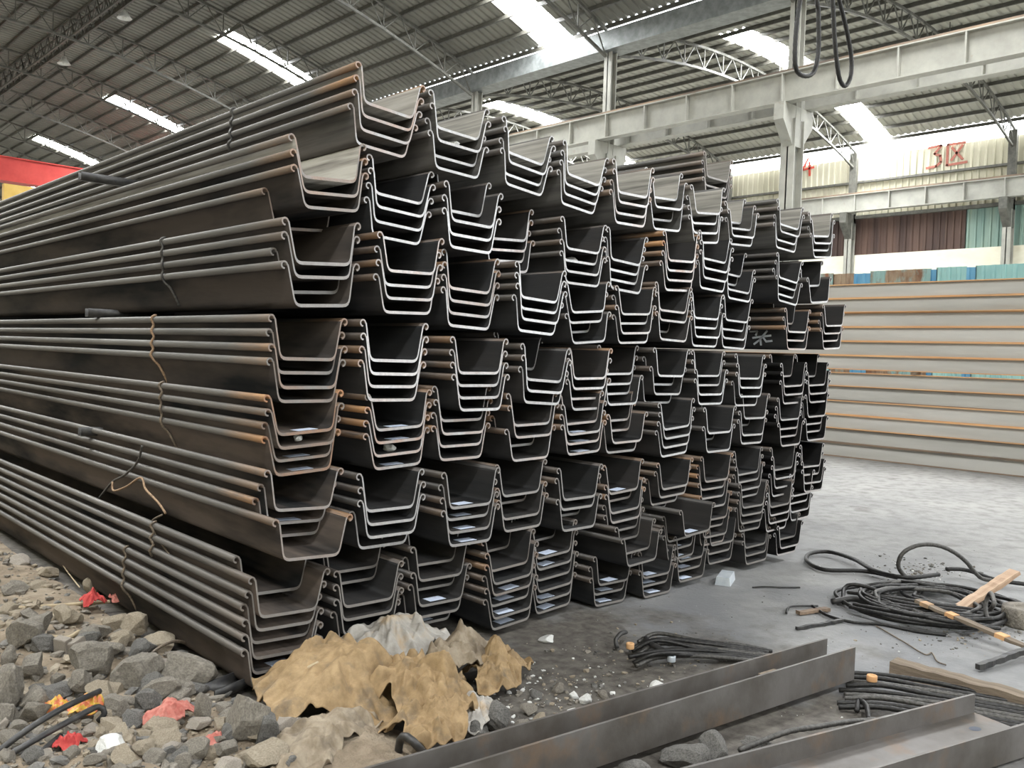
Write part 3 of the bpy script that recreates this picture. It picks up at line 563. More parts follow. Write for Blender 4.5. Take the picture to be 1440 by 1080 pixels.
# the piles that show smallest: far bundles low in the stack
order = sorted(range(len(placed)), key=lambda i: -placed[i][4] - (.9 if placed[i][0] <= 5 else 0) + (.3 if placed[i][2] == 0 else 0))
rest = set(order[:30])
pile_at = {}
restv = MB(); rest_mi = []
def pile_frame(x, y, z, a):
    return (x - math.sin(a) * .09, y, z - .09 + math.cos(a) * .09), (0, -a, 0)
for i, (l, c, k, n, x, y, z, a) in enumerate(placed):
    loc, rot = pile_frame(x, y, z, a)
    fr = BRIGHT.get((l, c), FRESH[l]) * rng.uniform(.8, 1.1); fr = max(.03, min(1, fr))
    ru = RUSTY.get((l, c), .12) * rng.uniform(.3, 1.15)
    ru_cut = ru * (.5 if l > 3 else .2)
    br = rng.uniform(.0, .12) + (.65 if c == 1 and l <= 4 else (.35 if c == 1 else 0))
    if i in rest:
        ca, sa = math.cos(a), math.sin(a)
        for me in (ME_BODY, ME_HOOK, ME_HOOKL):
            restv.add([(loc[0] + v.co.x * ca - v.co.z * sa, loc[1] + v.co.y, loc[2] + v.co.x * sa + v.co.z * ca) for v in me.vertices], [tuple(p.vertices) for p in me.polygons])
            rest_mi += [p.material_index for p in me.polygons]
        continue
    o = inst('sheet_pile', ME_BODY, None, loc, rot)
    o.scale.z = DEEP.get((l, c), 1.0)
    top_sheen = (.70 if k == 0 else .12) if l == 8 else (1.0 if (l, c, k) == (7, 1, 0) else .0)  # how much pale sheen is painted on the exposed piles
    o.color = (min(1, ru_cut), min(1, br), fr, top_sheen)
    in_bottom = l == 1 or (l == 2 and c <= 5)
    lay = LAYER[1] if in_bottom else LAYER[l]
    r = bundle_rank[(l, c)]
    bn = ORD[r] + ' bundle from the near side'
    if l == 2 and c > 5: bn = ORD[r] + ' bundle from its near side'
    pos = 'topmost sheet pile' if k == 0 else ('lowest sheet pile' if k == n - 1 else ORD[k] + ' sheet pile down')
    lab = '%s, %s, %s' % (pos, bn, lay)
    tag(o, lab, 'sheet pile', 'steel sheet piles stacked in bundles')
    for me in (ME_HOOKL, ME_HOOK):
        gap_light = .95 if (c == 1 and me is ME_HOOKL) else (.5 if l == 8 else .15)  # hooks inside the gaps get painted shade, open ones stay light
        h = inst('interlock', me, o); h.color = (min(1, ru * rng.uniform(.4, 1.2)), br, fr * .6, gap_light)
    if k in TAGS.get((l, c), ()):
        t = inst('paper_label', ME_TAG, o, (rng.uniform(-.03, .02), rng.uniform(.05, .065), -PD + PT / 2 + .0006), (0, 0, rng.uniform(-.12, .12)))
        t['label'] = 'white paper label stuck inside the trough'
    pile_at[(l, c, k)] = (o, x, y, z, a)
ro = mesh_obj('sheet_pile_remainder', restv.v, restv.f, None, mats=[M['steel'], M['cut']], mi=rest_mi)
ro.color = (.1, .05, .5, 0)
tag(ro, 'farthest small sheet piles low at the far end of the stack', 'sheet piles', kind='stuff')

# a bundle lying farther back on top of the others
YB = .45
p = on_y(990, 213, YB)
for k in range(4):
    loc, rot = pile_frame(p[0] + .19, YB + rng.uniform(-.02, .02), p[2] - .066 * k, .0)
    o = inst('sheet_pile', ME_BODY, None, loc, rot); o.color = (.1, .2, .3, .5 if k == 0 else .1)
    tag(o, '%s sheet pile of the set-back bundle lying on the top layer' % ('topmost', 'second', 'third', 'lowest')[k], 'sheet pile', 'steel sheet piles stacked in bundles')
    for me in (ME_HOOKL, ME_HOOK): h = inst('interlock', me, o); h.color = (.2, .2, .3, .7)
zb_ = p[2] - .066 * 3 - PD - .008
zt_ = max(q[6] for q in placed if q[0] == 8 and abs(q[4] - p[0] - .19) < .45) + .004
for q, yy in enumerate((2.2, 9.0)):
    bo = MB().box(-.5, .5, -.05, .05, 0, max(.03, zb_ - zt_)).build('timber_bearer', M['wood']); bo.location = (p[0] + .19, yy, zt_)
    tag(bo, ('nearer' if q == 0 else 'farther') + ' timber bearer under the set-back bundle on the top layer', 'bearer', 'timber bearers under the set-back bundle')

# chalk mark on the outer flange of a pile seen through the gap
o, x, y, z, a = pile_at[(6, 11, 3)]
ang = math.atan2(HT - HB - .007, PD - .058)
upv = Vector((-math.sin(ang), 0, math.cos(ang))); alv = Vector((0, -1, 0))
cm = [on_x(px_, 478, x - HB - .01)[1] - y for px_ in (1056, 1086)]     # how far back along the flange the mark starts and ends
base = Vector((-(HB + .003) - .0058, cm[0], -PD + .03))
strokes('chalk_mark', [[(.0, .95), (.45, .98), (.35, .7)], [(1.05, 1.0), (.55, .35), (.2, .05)], [(.15, .5), (.75, .6), (1.25, .68)], [(.75, .6), (.95, .25), (1.3, .3)], [(.6, .5), (.62, .0)]], base, alv * ((cm[0] - cm[1]) / .15), upv, .115, .016, M['chalkmark'], o, th=.0012)['label'] = 'white chalk character'

# wire ties round the bundles on the near flank
def hook_left(l, c, k):
    o, x, y, z, a = pile_at[(l, c, k)]
    loc, rot = pile_frame(x, y, z, a)
    hx = -(HT + 2 * R + .007); hz = -R
    ca, sa = math.cos(a), math.sin(a)
    return loc[0] + hx * ca - hz * sa, loc[2] + hx * sa + hz * ca
def tie(l, ks, px, py, label, mat, tail=None, end_under=True):
    hx, hz = hook_left(l, 1, ks[0])
    yy = on_x(px, py, hx)[1]
    pts = [(hx + .02, yy, hz + .024), (hx - .001, yy, hz + .017)]
    for j, k in enumerate(ks):
        x, z = hook_left(l, 1, k)
        pts += [(x - .008, yy + rng.uniform(-.006, .006), z), (x + (.004 if k != ks[-1] else .008), yy + rng.uniform(-.012, .012), z - .032)]
    if end_under:
        x, z = hook_left(l, 1, ks[-1])
        pts += [(x + .030, yy - .02, z - .06), (x + .048, yy - .05, z - .11), (x + .070, yy - .06, z - .163)]
    if tail: pts += [(pts[-1][0] + q[0], pts[-1][1] + q[1], pts[-1][2] + q[2]) for q in tail]
    o = tube('wire_tie', pts, .0075, mat, seg=8, lobes=2, pitch=.05, step=.008)
    tag(o, label, 'wire tie', 'wire ties round the bundles')
tie(8, (0, 1, 2, 3), 327, 150, 'twisted wire tie round the top layer bundle', M['rope_grey'], end_under=False)
tie(6, (0, 1, 2, 3), 228, 335, 'grey wire tie with a tail, third layer from top', M['rope_grey'])
tie(5, (0, 1, 2, 3), 215, 447, 'rusty brown wire tie, fourth layer from top', M['tie_rust'])
tie(4, (0, 1, 2, 3), 226, 540, 'dark wire tie with a tail, fifth layer from top', M['tie'])
tie(2, (0, 1, 2), 215, 725, 'dark wire tie over the upper ridges of the bottom layer', M['tie'], end_under=False)
tie(2, (3, 4, 5, 6), 176, 785, 'dark wire tie over the lowest ridges beside the rubble', M['tie'])
# loose bent wires hanging from the sixth layer
hx, hz = hook_left(3, 1, 0)
P_ = lambda px, py, d=0: tuple(on_x(px, py, hx - .03 - d))
tag(tube('loose_wire', [P_(200, 627), P_(193, 650), P_(175, 668), P_(158, 678), P_(140, 700)], .007, M['rope_grey'], step=.01), 'pale loose wire end hanging askew under the sixth layer', 'wire')
tag(tube('loose_wire', [P_(158, 678, .01), P_(160, 690, .02), P_(178, 684, .03), P_(198, 672, .04), P_(205, 688, .05), P_(222, 706, .05), P_(233, 722, .04)], .006, M['tie_rust'], step=.01), 'rusty hooked loose wire on the flank below the pale wire', 'wire')
tag(tube('loose_wire', [P_(228, 724, .0), P_(214, 734, .02), P_(222, 756, .03), P_(236, 776, .03), P_(250, 792, .02)], .006, M['tie'], step=.01), 'dark loose wire bending over the ridges of the bottom layer', 'wire')
# short channels laid across as packing between layers
def packing(l, px, py, label, ln=.55):
    x, z = hook_left(l, 1, 0)
    p = on_x(px, py, x - .06)
    o = strip_mesh('packing_channel', [(-.028, .05), (-.028, 0), (.028, 0), (.028, .05)], .007, 0, ln, [M['dark'], M['dark']], False)
    q = inst('packing_channel', o, None, (p[0], p[1], p[2] - .03), (0, 0, -math.pi / 2))
    tag(q, label, 'channel', 'packing channels between the layers')
packing(7, 112, 246, 'dark steel channel packing sticking out below the top layer')
packing(5, 122, 438, 'dark channel packing poking out under the third layer')
packing(3, 112, 606, 'dark channel packing poking out above the sixth layer')

# ------------------------------------------------------------------ H-beams lying along the far side of the yard
HX = CAM[0] + 15.2
fy = on_x(1440, 660, HX)[1]
def h_beam_mesh(fl_mat):
    h, wd, tf, tw = .252, .13, .016, .011
    web = MB().box(-tw/2, tw/2, 0, 12, tf, h - tf); f1 = MB().box(-wd/2, wd/2, 0, 12, 0, tf); f2 = MB().box(-wd/2, wd/2, 0, 12, h - tf, h)
    return web, f1, f2
hm = {}
for key in ('hb_rust', 'hb_dark'):
    wb_, f1_, f2_ = h_beam_mesh(key)
    hm[key] = [wb_.build('web', M['hb_web']), f1_.build('flange', M[key]), f2_.build('flange', M[key])]
    for o in hm[key]: bpy.data.objects.remove(o) if False else None
meshes = {k: [o.data for o in v] for k, v in hm.items()}
for v in hm.values():
    for o in v: bpy.data.objects.remove(o)
kinds = [0, 0, 1, 1, 0, 1, 1, 1, 1, 1, 1, 1]       # bottom to top: dark or rusty flange edges
for k in range(12):
    z = .002 + .2525 * k + (.05 if k >= 6 else 0)
    t = empty('h_beam', (HX + rng.uniform(-.03, .02), fy - 4.0 + rng.uniform(-.2, .2), z))
    key = 'hb_rust' if kinds[k] else 'hb_dark'
    for nm, me in zip(('web', 'flange', 'flange'), meshes[key]): inst(nm, me, t)
    lab = 'grey H-beam with %s flanges, %s in the long stack behind the sheet piles' % ('orange rusty' if kinds[k] else 'brown', 'lowest' if k == 0 else ('topmost' if k == 11 else ORD[k] + ' from the floor'))
    tag(t, lab, 'H-beam', 'H-beams in the stack behind the sheet piles')
for q in range(5):
    pk = MB().box(-.12, .12, -.04, .04, 0, .05).build('packing_block', M['wood']); pk.location = (HX, fy - 3.5 + q * 2.6, .002 + .2525 * 6 - .0)
    tag(pk, 'timber packing block in the dark gap between the H-beams', 'block', 'packing blocks between the H-beams')

# pale blue sheet fence behind them
FX = CAM[0] + 19.5
ztop = on_x(1300, 379, FX)[2]
fe = empty('sheet_fence', (FX, 0, 0)); tag(fe, 'pale blue corrugated sheet fence with rust patches behind the H-beams', 'fence')
ys = on_x(1440, 372, FX)[1] - 3
edges = [on_x(px, 380, FX)[1] for px in (1202, 1225, 1310, 1318, 1360, 1373)]
seq = [(ys, edges[5], 'blue'), (edges[5], edges[4], 'blue2'), (edges[4], edges[3], 'blue'), (edges[3], edges[2], 'blue2'), (edges[2], edges[1], 'rustsheet'), (edges[1], edges[0], 'blue2'), (edges[0], edges[0] + .5, 'rustsheet'), (edges[0] + .5, edges[0] + 6, 'blue')]
for i, (a_, b2, mt) in enumerate(seq):
    corr(a_, b2, 0, ztop - (FX * 0) + rng.uniform(-.03, .03), 0, M[mt], 'panel', fe, pitch=.2, d=.03)
for q in range(8):
    MB().box(.03, .10, ys + 1.9 * q, ys + 1.9 * q + .07, 0, ztop - .1).build('post', M['frame'], fe)

# ------------------------------------------------------------------ rubble
def value_noise(seed):
    r = np.random.RandomState(seed); g = r.rand(64, 64)
    def f(x, y):
        x = np.asarray(x, float); y = np.asarray(y, float)
        xi = np.floor(x).astype(int); yi = np.floor(y).astype(int); fx = x - xi; fy_ = y - yi
        fx = fx * fx * (3 - 2 * fx); fy_ = fy_ * fy_ * (3 - 2 * fy_)
        a = g[xi % 64, yi % 64]; b = g[(xi + 1) % 64, yi % 64]; c = g[xi % 64, (yi + 1) % 64]; d = g[(xi + 1) % 64, (yi + 1) % 64]
        return (a * (1 - fx) + b * fx) * (1 - fy_) + (c * (1 - fx) + d * fx) * fy_
    return f
VN = [value_noise(s) for s in range(6)]
def terrain(x, y):
    """uneven heap of dirt and rubble beside and in front of the near end of the stack"""
    x = np.asarray(x, float); y = np.asarray(y, float)
    edge = np.clip((.25 - x) / .5, 0, 1) * np.clip((6.5 - y) / 2, 0, 1)
    front = np.clip((-.35 - y) / .35, 0, 1) * np.clip((.42 - x) / .3, 0, 1)
    m = np.maximum(edge * np.clip((-.02 - x) / .06, 0, 1), front)
    h = .05 * VN[0](x * 2.2 + 9, y * 2.2 + 4) + .03 * VN[1](x * 6, y * 6) + .018 * VN[2](x * 15, y * 15) + .008 * VN[3](x * 34, y * 34)
    return m * (h + .008) - (1 - m) * .03
gx = np.arange(-2.2, 1.2, .028); gy = np.arange(-3.3, 7.0, .028)
GX, GY = np.meshgrid(gx, gy, indexing='ij'); GZ = terrain(GX, GY)
nv = GX.size; n2 = len(gy)
tv = np.stack([GX.ravel(), GY.ravel(), GZ.ravel()], 1)
tf = [(i * n2 + j, (i + 1) * n2 + j, (i + 1) * n2 + j + 1, i * n2 + j + 1) for i in range(len(gx) - 1) for j in range(n2 - 1)
      if max(GZ[i, j], GZ[i+1, j], GZ[i, j+1], GZ[i+1, j+1]) > -.012]
M['dirt'] = simple('loose_brown_dirt', (.17, .13, .088), (.33, .265, .19), rough=.95, scale=(1, 1, 1), ns=9, lo=.3, hi=.7, c3=(.40, .34, .26), s3=3, lo3=.5, hi3=.75, bmp=.7, bdist=.015, rnd=False)
dm = mesh_obj('dirt', tv, tf, M['dirt'], smooth=True); tag(dm, 'loose brown dirt and crushed rubble beside the stack', 'dirt', kind='stuff')

import bmesh
def rock_mesh(seed, cuts=11, sub=3):
    """an angular lump: a ball cut by random planes, then roughened"""
    r = np.random.RandomState(seed); bm = bmesh.new(); bmesh.ops.create_icosphere(bm, subdivisions=sub, radius=1)
    P = np.array([v.co[:] for v in bm.verts])
    for _ in range(cuts):
        d = r.normal(size=3); d /= np.linalg.norm(d); h = r.uniform(.45, .82)
        s = P @ d; over = np.clip(s - h, 0, None); P -= over[:, None] * d
    nrm = P / np.maximum(np.linalg.norm(P, axis=1)[:, None], 1e-6)
    k = VN[seed % 6](nrm[:, 0] * 3 + seed, nrm[:, 1] * 3 + nrm[:, 2] * 2) - .5
    k2 = VN[(seed + 1) % 6](nrm[:, 0] * 9 + seed, nrm[:, 1] * 9 + nrm[:, 2] * 7) - .5
    P = P * (1 + .18 * k + .10 * k2)[:, None]
    for v, p in zip(bm.verts, P): v.co = p
    me = bpy.data.meshes.new('rubble_chunk'); bm.to_mesh(me); bm.free(); return me
ROCKS = [rock_mesh(s) for s in range(12)]
def block_mesh(seed):
    r = np.random.RandomState(seed); bm = bmesh.new(); bmesh.ops.create_cube(bm, size=2)
    bmesh.ops.bevel(bm, geom=bm.edges[:], offset=.12, segments=1, affect='EDGES'); bmesh.ops.triangulate(bm, faces=bm.faces[:]); bmesh.ops.subdivide_edges(bm, edges=bm.edges[:], cuts=3, use_grid_fill=True)
    for v in bm.verts: v.co += Vector(r.normal(size=3)) * .022
    me = bpy.data.meshes.new('rubble_block'); bm.to_mesh(me); bm.free(); return me
BLOCKS = [block_mesh(s) for s in (3, 8, 21)]
def chunk(px, py, wpx, hpx, mat, label, kind='rock', seed=None, z=None, name='rubble_chunk', rot=None, group='rubble chunks beside the stack', lift=0):
    """a lump whose middle shows at px, py and that is about wpx by hpx across"""
    i = seed if seed is not None else rng.randrange(12)
    p = on_floor(px, py + hpx * .30, .04)
    s = metre_per_px(p)
    a = wpx * s / 2; b = hpx * s / 2
    base = (ROCKS if kind == 'rock' else BLOCKS)[i % (12 if kind == 'rock' else 3)]
    me = base.copy(); me.materials.clear(); me.materials.append(M[mat])
    o = bpy.data.objects.new(name, me); col.objects.link(o)
    o.rotation_euler = rot or (rng.uniform(-.3, .3), rng.uniform(-.3, .3), rng.uniform(0, 6.28))
    o.scale = (a * 1.15, a * rng.uniform(.85, 1.05), b * 1.12)
    if kind != 'rock': o.scale = (a * .95, a * .55, b * .8)
    zt = float(terrain(p[0], p[1]))
    M3 = o.rotation_euler.to_matrix() @ Matrix.Diagonal(o.scale)
    zmin = min((M3 @ v.co).z for v in me.vertices)
    o.location = (p[0], p[1], max(zt, 0) - zmin - .012 + lift)
    tag(o, label, 'rubble', group); return o
C4 = lambda x, y: (x / 2.8425, 700 + y / 2.8425)
RUB = [  # crop x, y, w, h, material, kind, label
 (90, 580, 175, 160, 'conc', 'rock', 'large rounded grey concrete lump at the edge of the rubble'),
 (262, 498, 120, 90, 'conc_pale', 'rock', 'pale brown lump above the grey bricks'),
 (250, 622, 66, 90, 'brick', 'block', 'grey brick standing on end, first of the pair'),
 (312, 622, 66, 90, 'brick', 'block', 'grey brick standing on end, second of the pair'),
 (125, 708, 150, 110, 'conc', 'rock', 'grey concrete chunk below the large rounded lump'),
 (150, 812, 150, 120, 'conc', 'rock', 'flat-faced grey chunk above the dark cables'),
 (225, 748, 66, 84, 'conc', 'rock', 'upright pale-edged stub between grey chunks'),
 (382, 552, 110, 95, 'conc', 'rock', 'mid grey chunk under the red rag'),
 (462, 505, 105, 95, 'conc_pale', 'rock', 'cream mortar chunk just below the red rag'),
 (478, 585, 110, 90, 'conc_pale', 'rock', 'cream wedge of mortar under the cream chunk'),
 (545, 505, 120, 95, 'conc_pale', 'rock', 'pale block against the lowest sheet pile'),
 (355, 685, 190, 140, 'conc', 'rock', 'long grey concrete chunk in the middle of the rubble'),
 (330, 762, 120, 100, 'conc', 'rock', 'grey chunk with a flat pale face above the cables'),
 (440, 640, 110, 90, 'conc', 'rock', 'grey chunk below the cream wedge'),
 (545, 705, 190, 160, 'conc', 'rock', 'squarish grey concrete lump in the rubble centre'),
 (640, 562, 180, 85, 'conc_pale', 'rock', 'smooth pale boulder touching the sheet pile'),
 (720, 600, 90, 50, 'conc_dark', 'rock', 'dark chunk under the stack beside the smooth boulder'),
 (745, 690, 260, 140, 'conc', 'rock', 'broad rough concrete slab in front of the stack corner'),
 (655, 790, 160, 110, 'conc', 'rock', 'tilted grey slab fragment below the rough slab'),
 (460, 765, 90, 60, 'conc_pale', 'rock', 'small pale lump below the square one'),
 (440, 825, 110, 70, 'conc', 'rock', 'grey fragment beside the cable loop'),
 (715, 805, 130, 70, 'conc', 'rock', 'flat grey fragment by the dark beam'),
 (808, 632, 60, 40, 'conc_pale', 'rock', 'small rounded pebble by the stack corner'),
 (870, 640, 60, 36, 'conc_dark', 'rock', 'small dark pebble by the stack corner'),
 (815, 885, 80, 120, 'conc', 'rock', 'pointed upright shard below the dark beam'),
 (990, 925, 170, 240, 'conc', 'rock', 'tall broken concrete block at the corner of the tarpaulin'),
 (1060, 960, 130, 150, 'conc_dark', 'rock', 'dark rough face of broken concrete under the tarpaulin'),
 (30, 790, 150, 190, 'conc', 'rock', 'grey slab at the picture edge above the cables'),
 (30, 690, 70, 90, 'conc', 'rock', 'narrow chunk at the picture edge'),
 (905, 950, 90, 70, 'conc', 'rock', 'small chunk left of the tall broken block'),
 (900, 855, 70, 60, 'conc', 'rock', 'small lump under the stack corner'),
 (620, 870, 130, 50, 'conc', 'rock', 'low grey fragment above the pink rag'),
 (640, 925, 170, 60, 'conc_pale', 'rock', 'flat tan board-like fragment behind the pink rag'),
 (480, 985, 130, 60, 'conc_pale', 'rock', 'pale flat stone right of the wrapper'),
 (450, 1050, 150, 80, 'chalk', 'rock', 'whitish broken stone at the bottom edge'),
 (900, 1030, 110, 80, 'conc', 'rock', 'grey lump at the foot of the broken block'),
 (1040, 1065, 220, 90, 'conc_pale', 'rock', 'cream chunk at the bottom below the tarpaulin'),
 (365, 335, 70, 84, 'conc_pale', 'rock', 'pointed pale stone leaning on the stack flank'),
 (160, 355, 80, 44, 'conc_pale', 'rock', 'small pale stub lying on the dirt'),
 (25, 262, 44, 34, 'conc', 'rock', 'small grey stone far along the stack flank'),
 (60, 380, 110, 40, 'conc', 'rock', 'flat stone on the brown dirt'),
 (120, 480, 110, 60, 'conc', 'rock', 'grey stone above the large rounded lump'),
 (30, 460, 80, 50, 'conc_pale', 'rock', 'pale stone at the edge behind the lump'),
 (200, 290, 90, 44, 'conc_pale', 'rock', 'tan stone on the far dirt'),
 (90, 240, 110, 36, 'brick', 'rock', 'dark flat fragment on the far dirt'),
]
for x, y, w_, h_, mt, kd, lb in RUB:
    px, py = C4(x, y); chunk(px, py, w_ / 2.8425, h_ / 2.8425, mt, lb, kd)
for q in range(120):
    px, py = rng.uniform(-10, 420), (rng.uniform(885, 1085) if q < 85 else rng.uniform(1035, 1090))
    p = on_floor(px, py)
    if p[0] > -.1 and p[1] > -.3: continue
    mt = rng.choice(['conc', 'conc', 'conc_pale', 'brick', 'conc_dark'])
    w_ = rng.uniform(16, 46); chunk(px, py, w_, w_ * rng.uniform(.5, .9), mt, {'conc': 'small grey concrete chunk among the rubble', 'conc_pale': 'small pale mortar chunk among the rubble', 'brick': 'small brown broken piece among the rubble', 'conc_dark': 'small dark stone among the rubble'}[mt], group='small chunks among the rubble')
FRONT = [
 (699, 998, 52, 46, 'conc_dark', 'dark squarish lump behind the channel beam'),
 (668, 1012, 40, 34, 'conc_dark', 'dark lump at the end of the tarpaulin'),
 (745, 985, 30, 22, 'conc', 'grey stone right of the dark squarish lump'),
 (803, 996, 34, 26, 'chalk', 'white rough stone, largest of the white ones behind the beam'),
 (822, 972, 20, 15, 'chalk', 'small white stone above the rough white one'),
 (876, 977, 16, 10, 'chalk', 'tiny white chip beside the beam'),
 (931, 960, 36, 24, 'chalk', 'white foam-like lump beside the channel beam'),
 (770, 888, 26, 12, 'chalk', 'flattened pale lump in front of the bottom layer'),
 (785, 958, 22, 16, 'conc', 'grey pebble in the gravel behind the beam'),
 (760, 1000, 26, 18, 'conc_pale', 'tan pebble by the channel beam'),
 (735, 1005, 24, 20, 'conc', 'grey pebble next to the dark lump'),
 (850, 965, 22, 14, 'conc', 'grey pebble left of the white lump'),
 (808, 965, 16, 12, 'chalk', 'white pebble left of the small white stone'),
 (755, 965, 22, 16, 'conc_dark', 'dark pebble above the gravel'),
 (962, 1052, 66, 40, 'conc_dark', 'dark lump lying between the two beams'),
 (1008, 1042, 56, 34, 'conc_dark', 'second dark lump between the two beams'),
 (1072, 1038, 60, 20, 'conc_dark', 'flat dark stone between the two beams'),
 (905, 1075, 70, 34, 'conc_dark', 'dark lump at the bottom edge between the beams'),
]
for px, py, w_, h_, mt, lb in FRONT: chunk(px, py, w_, h_, mt, lb, group='stones near the channel beams')

# countless small stones: one object
gv = MB(); gm = []
small = [rock_mesh(40 + s, 8, 1) for s in range(4)]
sm_v = [np.array([v.co[:] for v in me.vertices]) for me in small]; sm_f = [[tuple(p.vertices) for p in me.polygons] for me in small]
def scatter(n, fx, smin, smax, mats):
    for _ in range(n):
        x, y = fx()
        i = rng.randrange(4); s = smin * (smax / smin) ** (rng.random() ** 1.6)
        V = sm_v[i] * np.array([s * rng.uniform(.7, 1.3), s * rng.uniform(.7, 1.3), s * rng.uniform(.45, .9)])
        a = rng.uniform(0, 6.28); ca, sa = math.cos(a), math.sin(a)
        V = np.stack([V[:, 0] * ca - V[:, 1] * sa, V[:, 0] * sa + V[:, 1] * ca, V[:, 2]], 1) + np.array([x, y, max(float(terrain(x, y)), 0) + s * .25])
        gv.add(V, sm_f[i]); gm.extend([rng.choice(mats)] * len(sm_f[i]))
def left_area():
    while True:
        px, py = rng.uniform(-160, 420), rng.uniform(700, 1180); p = on_floor(px, py)
        if p[0] < -.06 or p[1] < -.35: return p[0], p[1]
def front_area():
    px, py = rng.gauss(790, 60), rng.gauss(985, 32); p = on_floor(px, py)
    while p[1] > -.1: px, py = rng.gauss(790, 60), rng.gauss(985, 32); p = on_floor(px, py)
    return p[0], p[1]
def yard_area():
    while True:
        px, py = rng.uniform(640, 1300), rng.uniform(830, 1010); p = on_floor(px, py)
        if p[1] < -.08: return p[0], p[1]
def far_dirt(): return rng.uniform(-1.2, -.06), rng.uniform(0, 5)
scatter(2100, left_area, .006, .045, [0, 0, 1, 2]); scatter(350, far_dirt, .008, .05, [0, 1, 1])
scatter(260, lambda: tuple(on_floor(rng.gauss(1360, 50), rng.gauss(888, 14)))[:2], .003, .014, [0, 1, 2, 2]); scatter(200, lambda: tuple(on_floor(rng.gauss(1290, 45), rng.gauss(800, 9)))[:2], .004, .02, [0, 2, 2, 3]); scatter(200, lambda: tuple(on_floor(rng.gauss(940, 50), rng.gauss(918, 14)))[:2], .004, .016, [0, 1, 2, 2]); scatter(420, front_area, .004, .020, [0, 1, 2, 3]); scatter(260, yard_area, .002, .009, [0, 2, 3])
go = mesh_obj('gravel', gv.v, gv.f, None, mats=[M['conc'], M['conc_pale'], M['conc_dark'], M['chalk']], mi=gm); tag(go, 'small stones and crumbs strewn over the dirt and floor', 'gravel', kind='stuff')

# ------------------------------------------------------------------ tarpaulin heap
def fp0(px, py, z): return tuple(on_floor(px, py, z))
def tri(x): return 2 * np.abs(x - np.floor(x + .5))
def crumpled(name, px, py, rx, ry, height, seed, mat, freq=1.0, amp=.05, rz=0.0, base=None, nr=70, na=230, lumps=4):
    """a thrown-down sheet: a ragged outline over a few humps, creased into flat facets that meet in sharp folds"""
    r = np.random.RandomState(seed); c = on_floor(px, py)
    v = []; f = []
    ph = r.rand(8) * 6.28
    for i in range(nr + 1):
        t = i / nr
        for k in range(na):
            a = 2 * math.pi * k / na
            R_ = 1 + .15 * math.sin(3 * a + ph[0]) + .12 * math.sin(5 * a + ph[1]) + .07 * float(tri(np.array(11 * a / 6.283 + ph[2]))) + .05 * float(tri(np.array(23 * a / 6.283 + ph[3])))
            v.append((rx * R_ * t * math.cos(a), ry * R_ * t * math.sin(a), t))
    v = np.array(v); x, y, t = v[:, 0], v[:, 1], v[:, 2]
    S = max(rx, ry)
    # cloth hung over a few props: each hump is a cone, the sheet is the upper envelope
    h = np.zeros_like(x); bw = .06 * S
    wx = x + bw * (VN[seed % 6](x / S * 3.1 + 3, y / S * 3.1) - .5); wy = y + bw * (VN[(seed + 1) % 6](x / S * 3.1, y / S * 3.1 + 8) - .5)
    for q in range(lumps):
        a = r.rand() * 6.28; d = r.uniform(0, .5) if q else .05
        cx_, cy_ = rx * d * math.cos(a), ry * d * math.sin(a)
        rad = np.hypot((wx - cx_) / rx, (wy - cy_) / ry); an = np.arctan2(wy - cy_, wx - cx_)
        fold = 1 + .26 * (tri(an / 6.283 * (4 + q) + r.rand()) - .5) + .20 * (tri(an / 6.283 * (9 + 2 * q) + r.rand()) - .5)
        h = np.maximum(h, height * r.uniform(.65, 1.0) * np.clip(1 - (rad / (1.02 * fold)) ** 1.7, 0, 1) ** 1.15)
    # facets: distance to the nearest two of scattered points gives straight ridges and valleys
    for lev, (nf, am) in enumerate(((26, .55), (70, .28), (190, .12))):
        px_ = np.stack([(r.rand(nf) * 2 - 1) * rx * 1.2, (r.rand(nf) * 2 - 1) * ry * 1.2], 1); val = r.rand(nf)
        D = np.hypot(wx[:, None] - px_[None, :, 0], wy[:, None] - px_[None, :, 1])
        s2 = np.partition(D, 1, axis=1)[:, :2]; i1 = D.argmin(1)
        sp_ = S / math.sqrt(nf) * 1.6
        h = h + amp * freq ** -.5 * am * (np.clip((s2[:, 1] - s2[:, 0]) / sp_, 0, 1) * (val[i1] * 2 - .7)) * np.clip(1.2 - t ** 5, .2, 1)
    h = np.maximum(h, 0) + .012
    rim = np.clip((t - .88) / .12, 0, 1); h = h + rim * .05 * S / .5 * np.clip(VN[2](x / S * 5 + seed, y / S * 5) - .45, 0, 1) * 3
    ca, sa = math.cos(rz), math.sin(rz)
    top = np.stack([x * ca - y * sa, x * sa + y * ca, h], 1)
    for i in range(nr):
        for k in range(na):
            f.append((i*na+k, (i+1)*na+k, (i+1)*na+(k+1) % na, i*na+(k+1) % na))
    o = mesh_obj(name, top, f, M[mat], smooth=True)
    so = o.modifiers.new('thickness', 'SOLIDIFY'); so.thickness = .004; so.offset = -1
    o.location = (c[0], c[1], base if base is not None else .03)
    return o
tag(crumpled('tarpaulin', 478, 996, .36, .31, .30, 5, 'tarp', rz=.4, amp=.15, lumps=4), 'large crumpled tan tarpaulin thrown over the rubble in front of the stack', 'tarpaulin')
tag(crumpled('plastic_sheet', 545, 935, .34, .20, .21, 9, 'tarp_grey', rz=-.3, amp=.14), 'dusty grey plastic sheet bunched behind the tan tarpaulin', 'plastic sheet')
tag(crumpled('tarpaulin', 585, 1000, .26, .24, .21, 51, 'tarp', rz=1.2, amp=.18, lumps=5), 'second tan tarpaulin piece folded steeply beside the large one', 'tarpaulin')
tag(crumpled('plastic_sheet', 628, 962, .25, .17, .20, 63, 'tarp_dirty', rz=.2, amp=.13), 'brown-grey dirty sheet between the tan tarpaulins', 'plastic sheet')
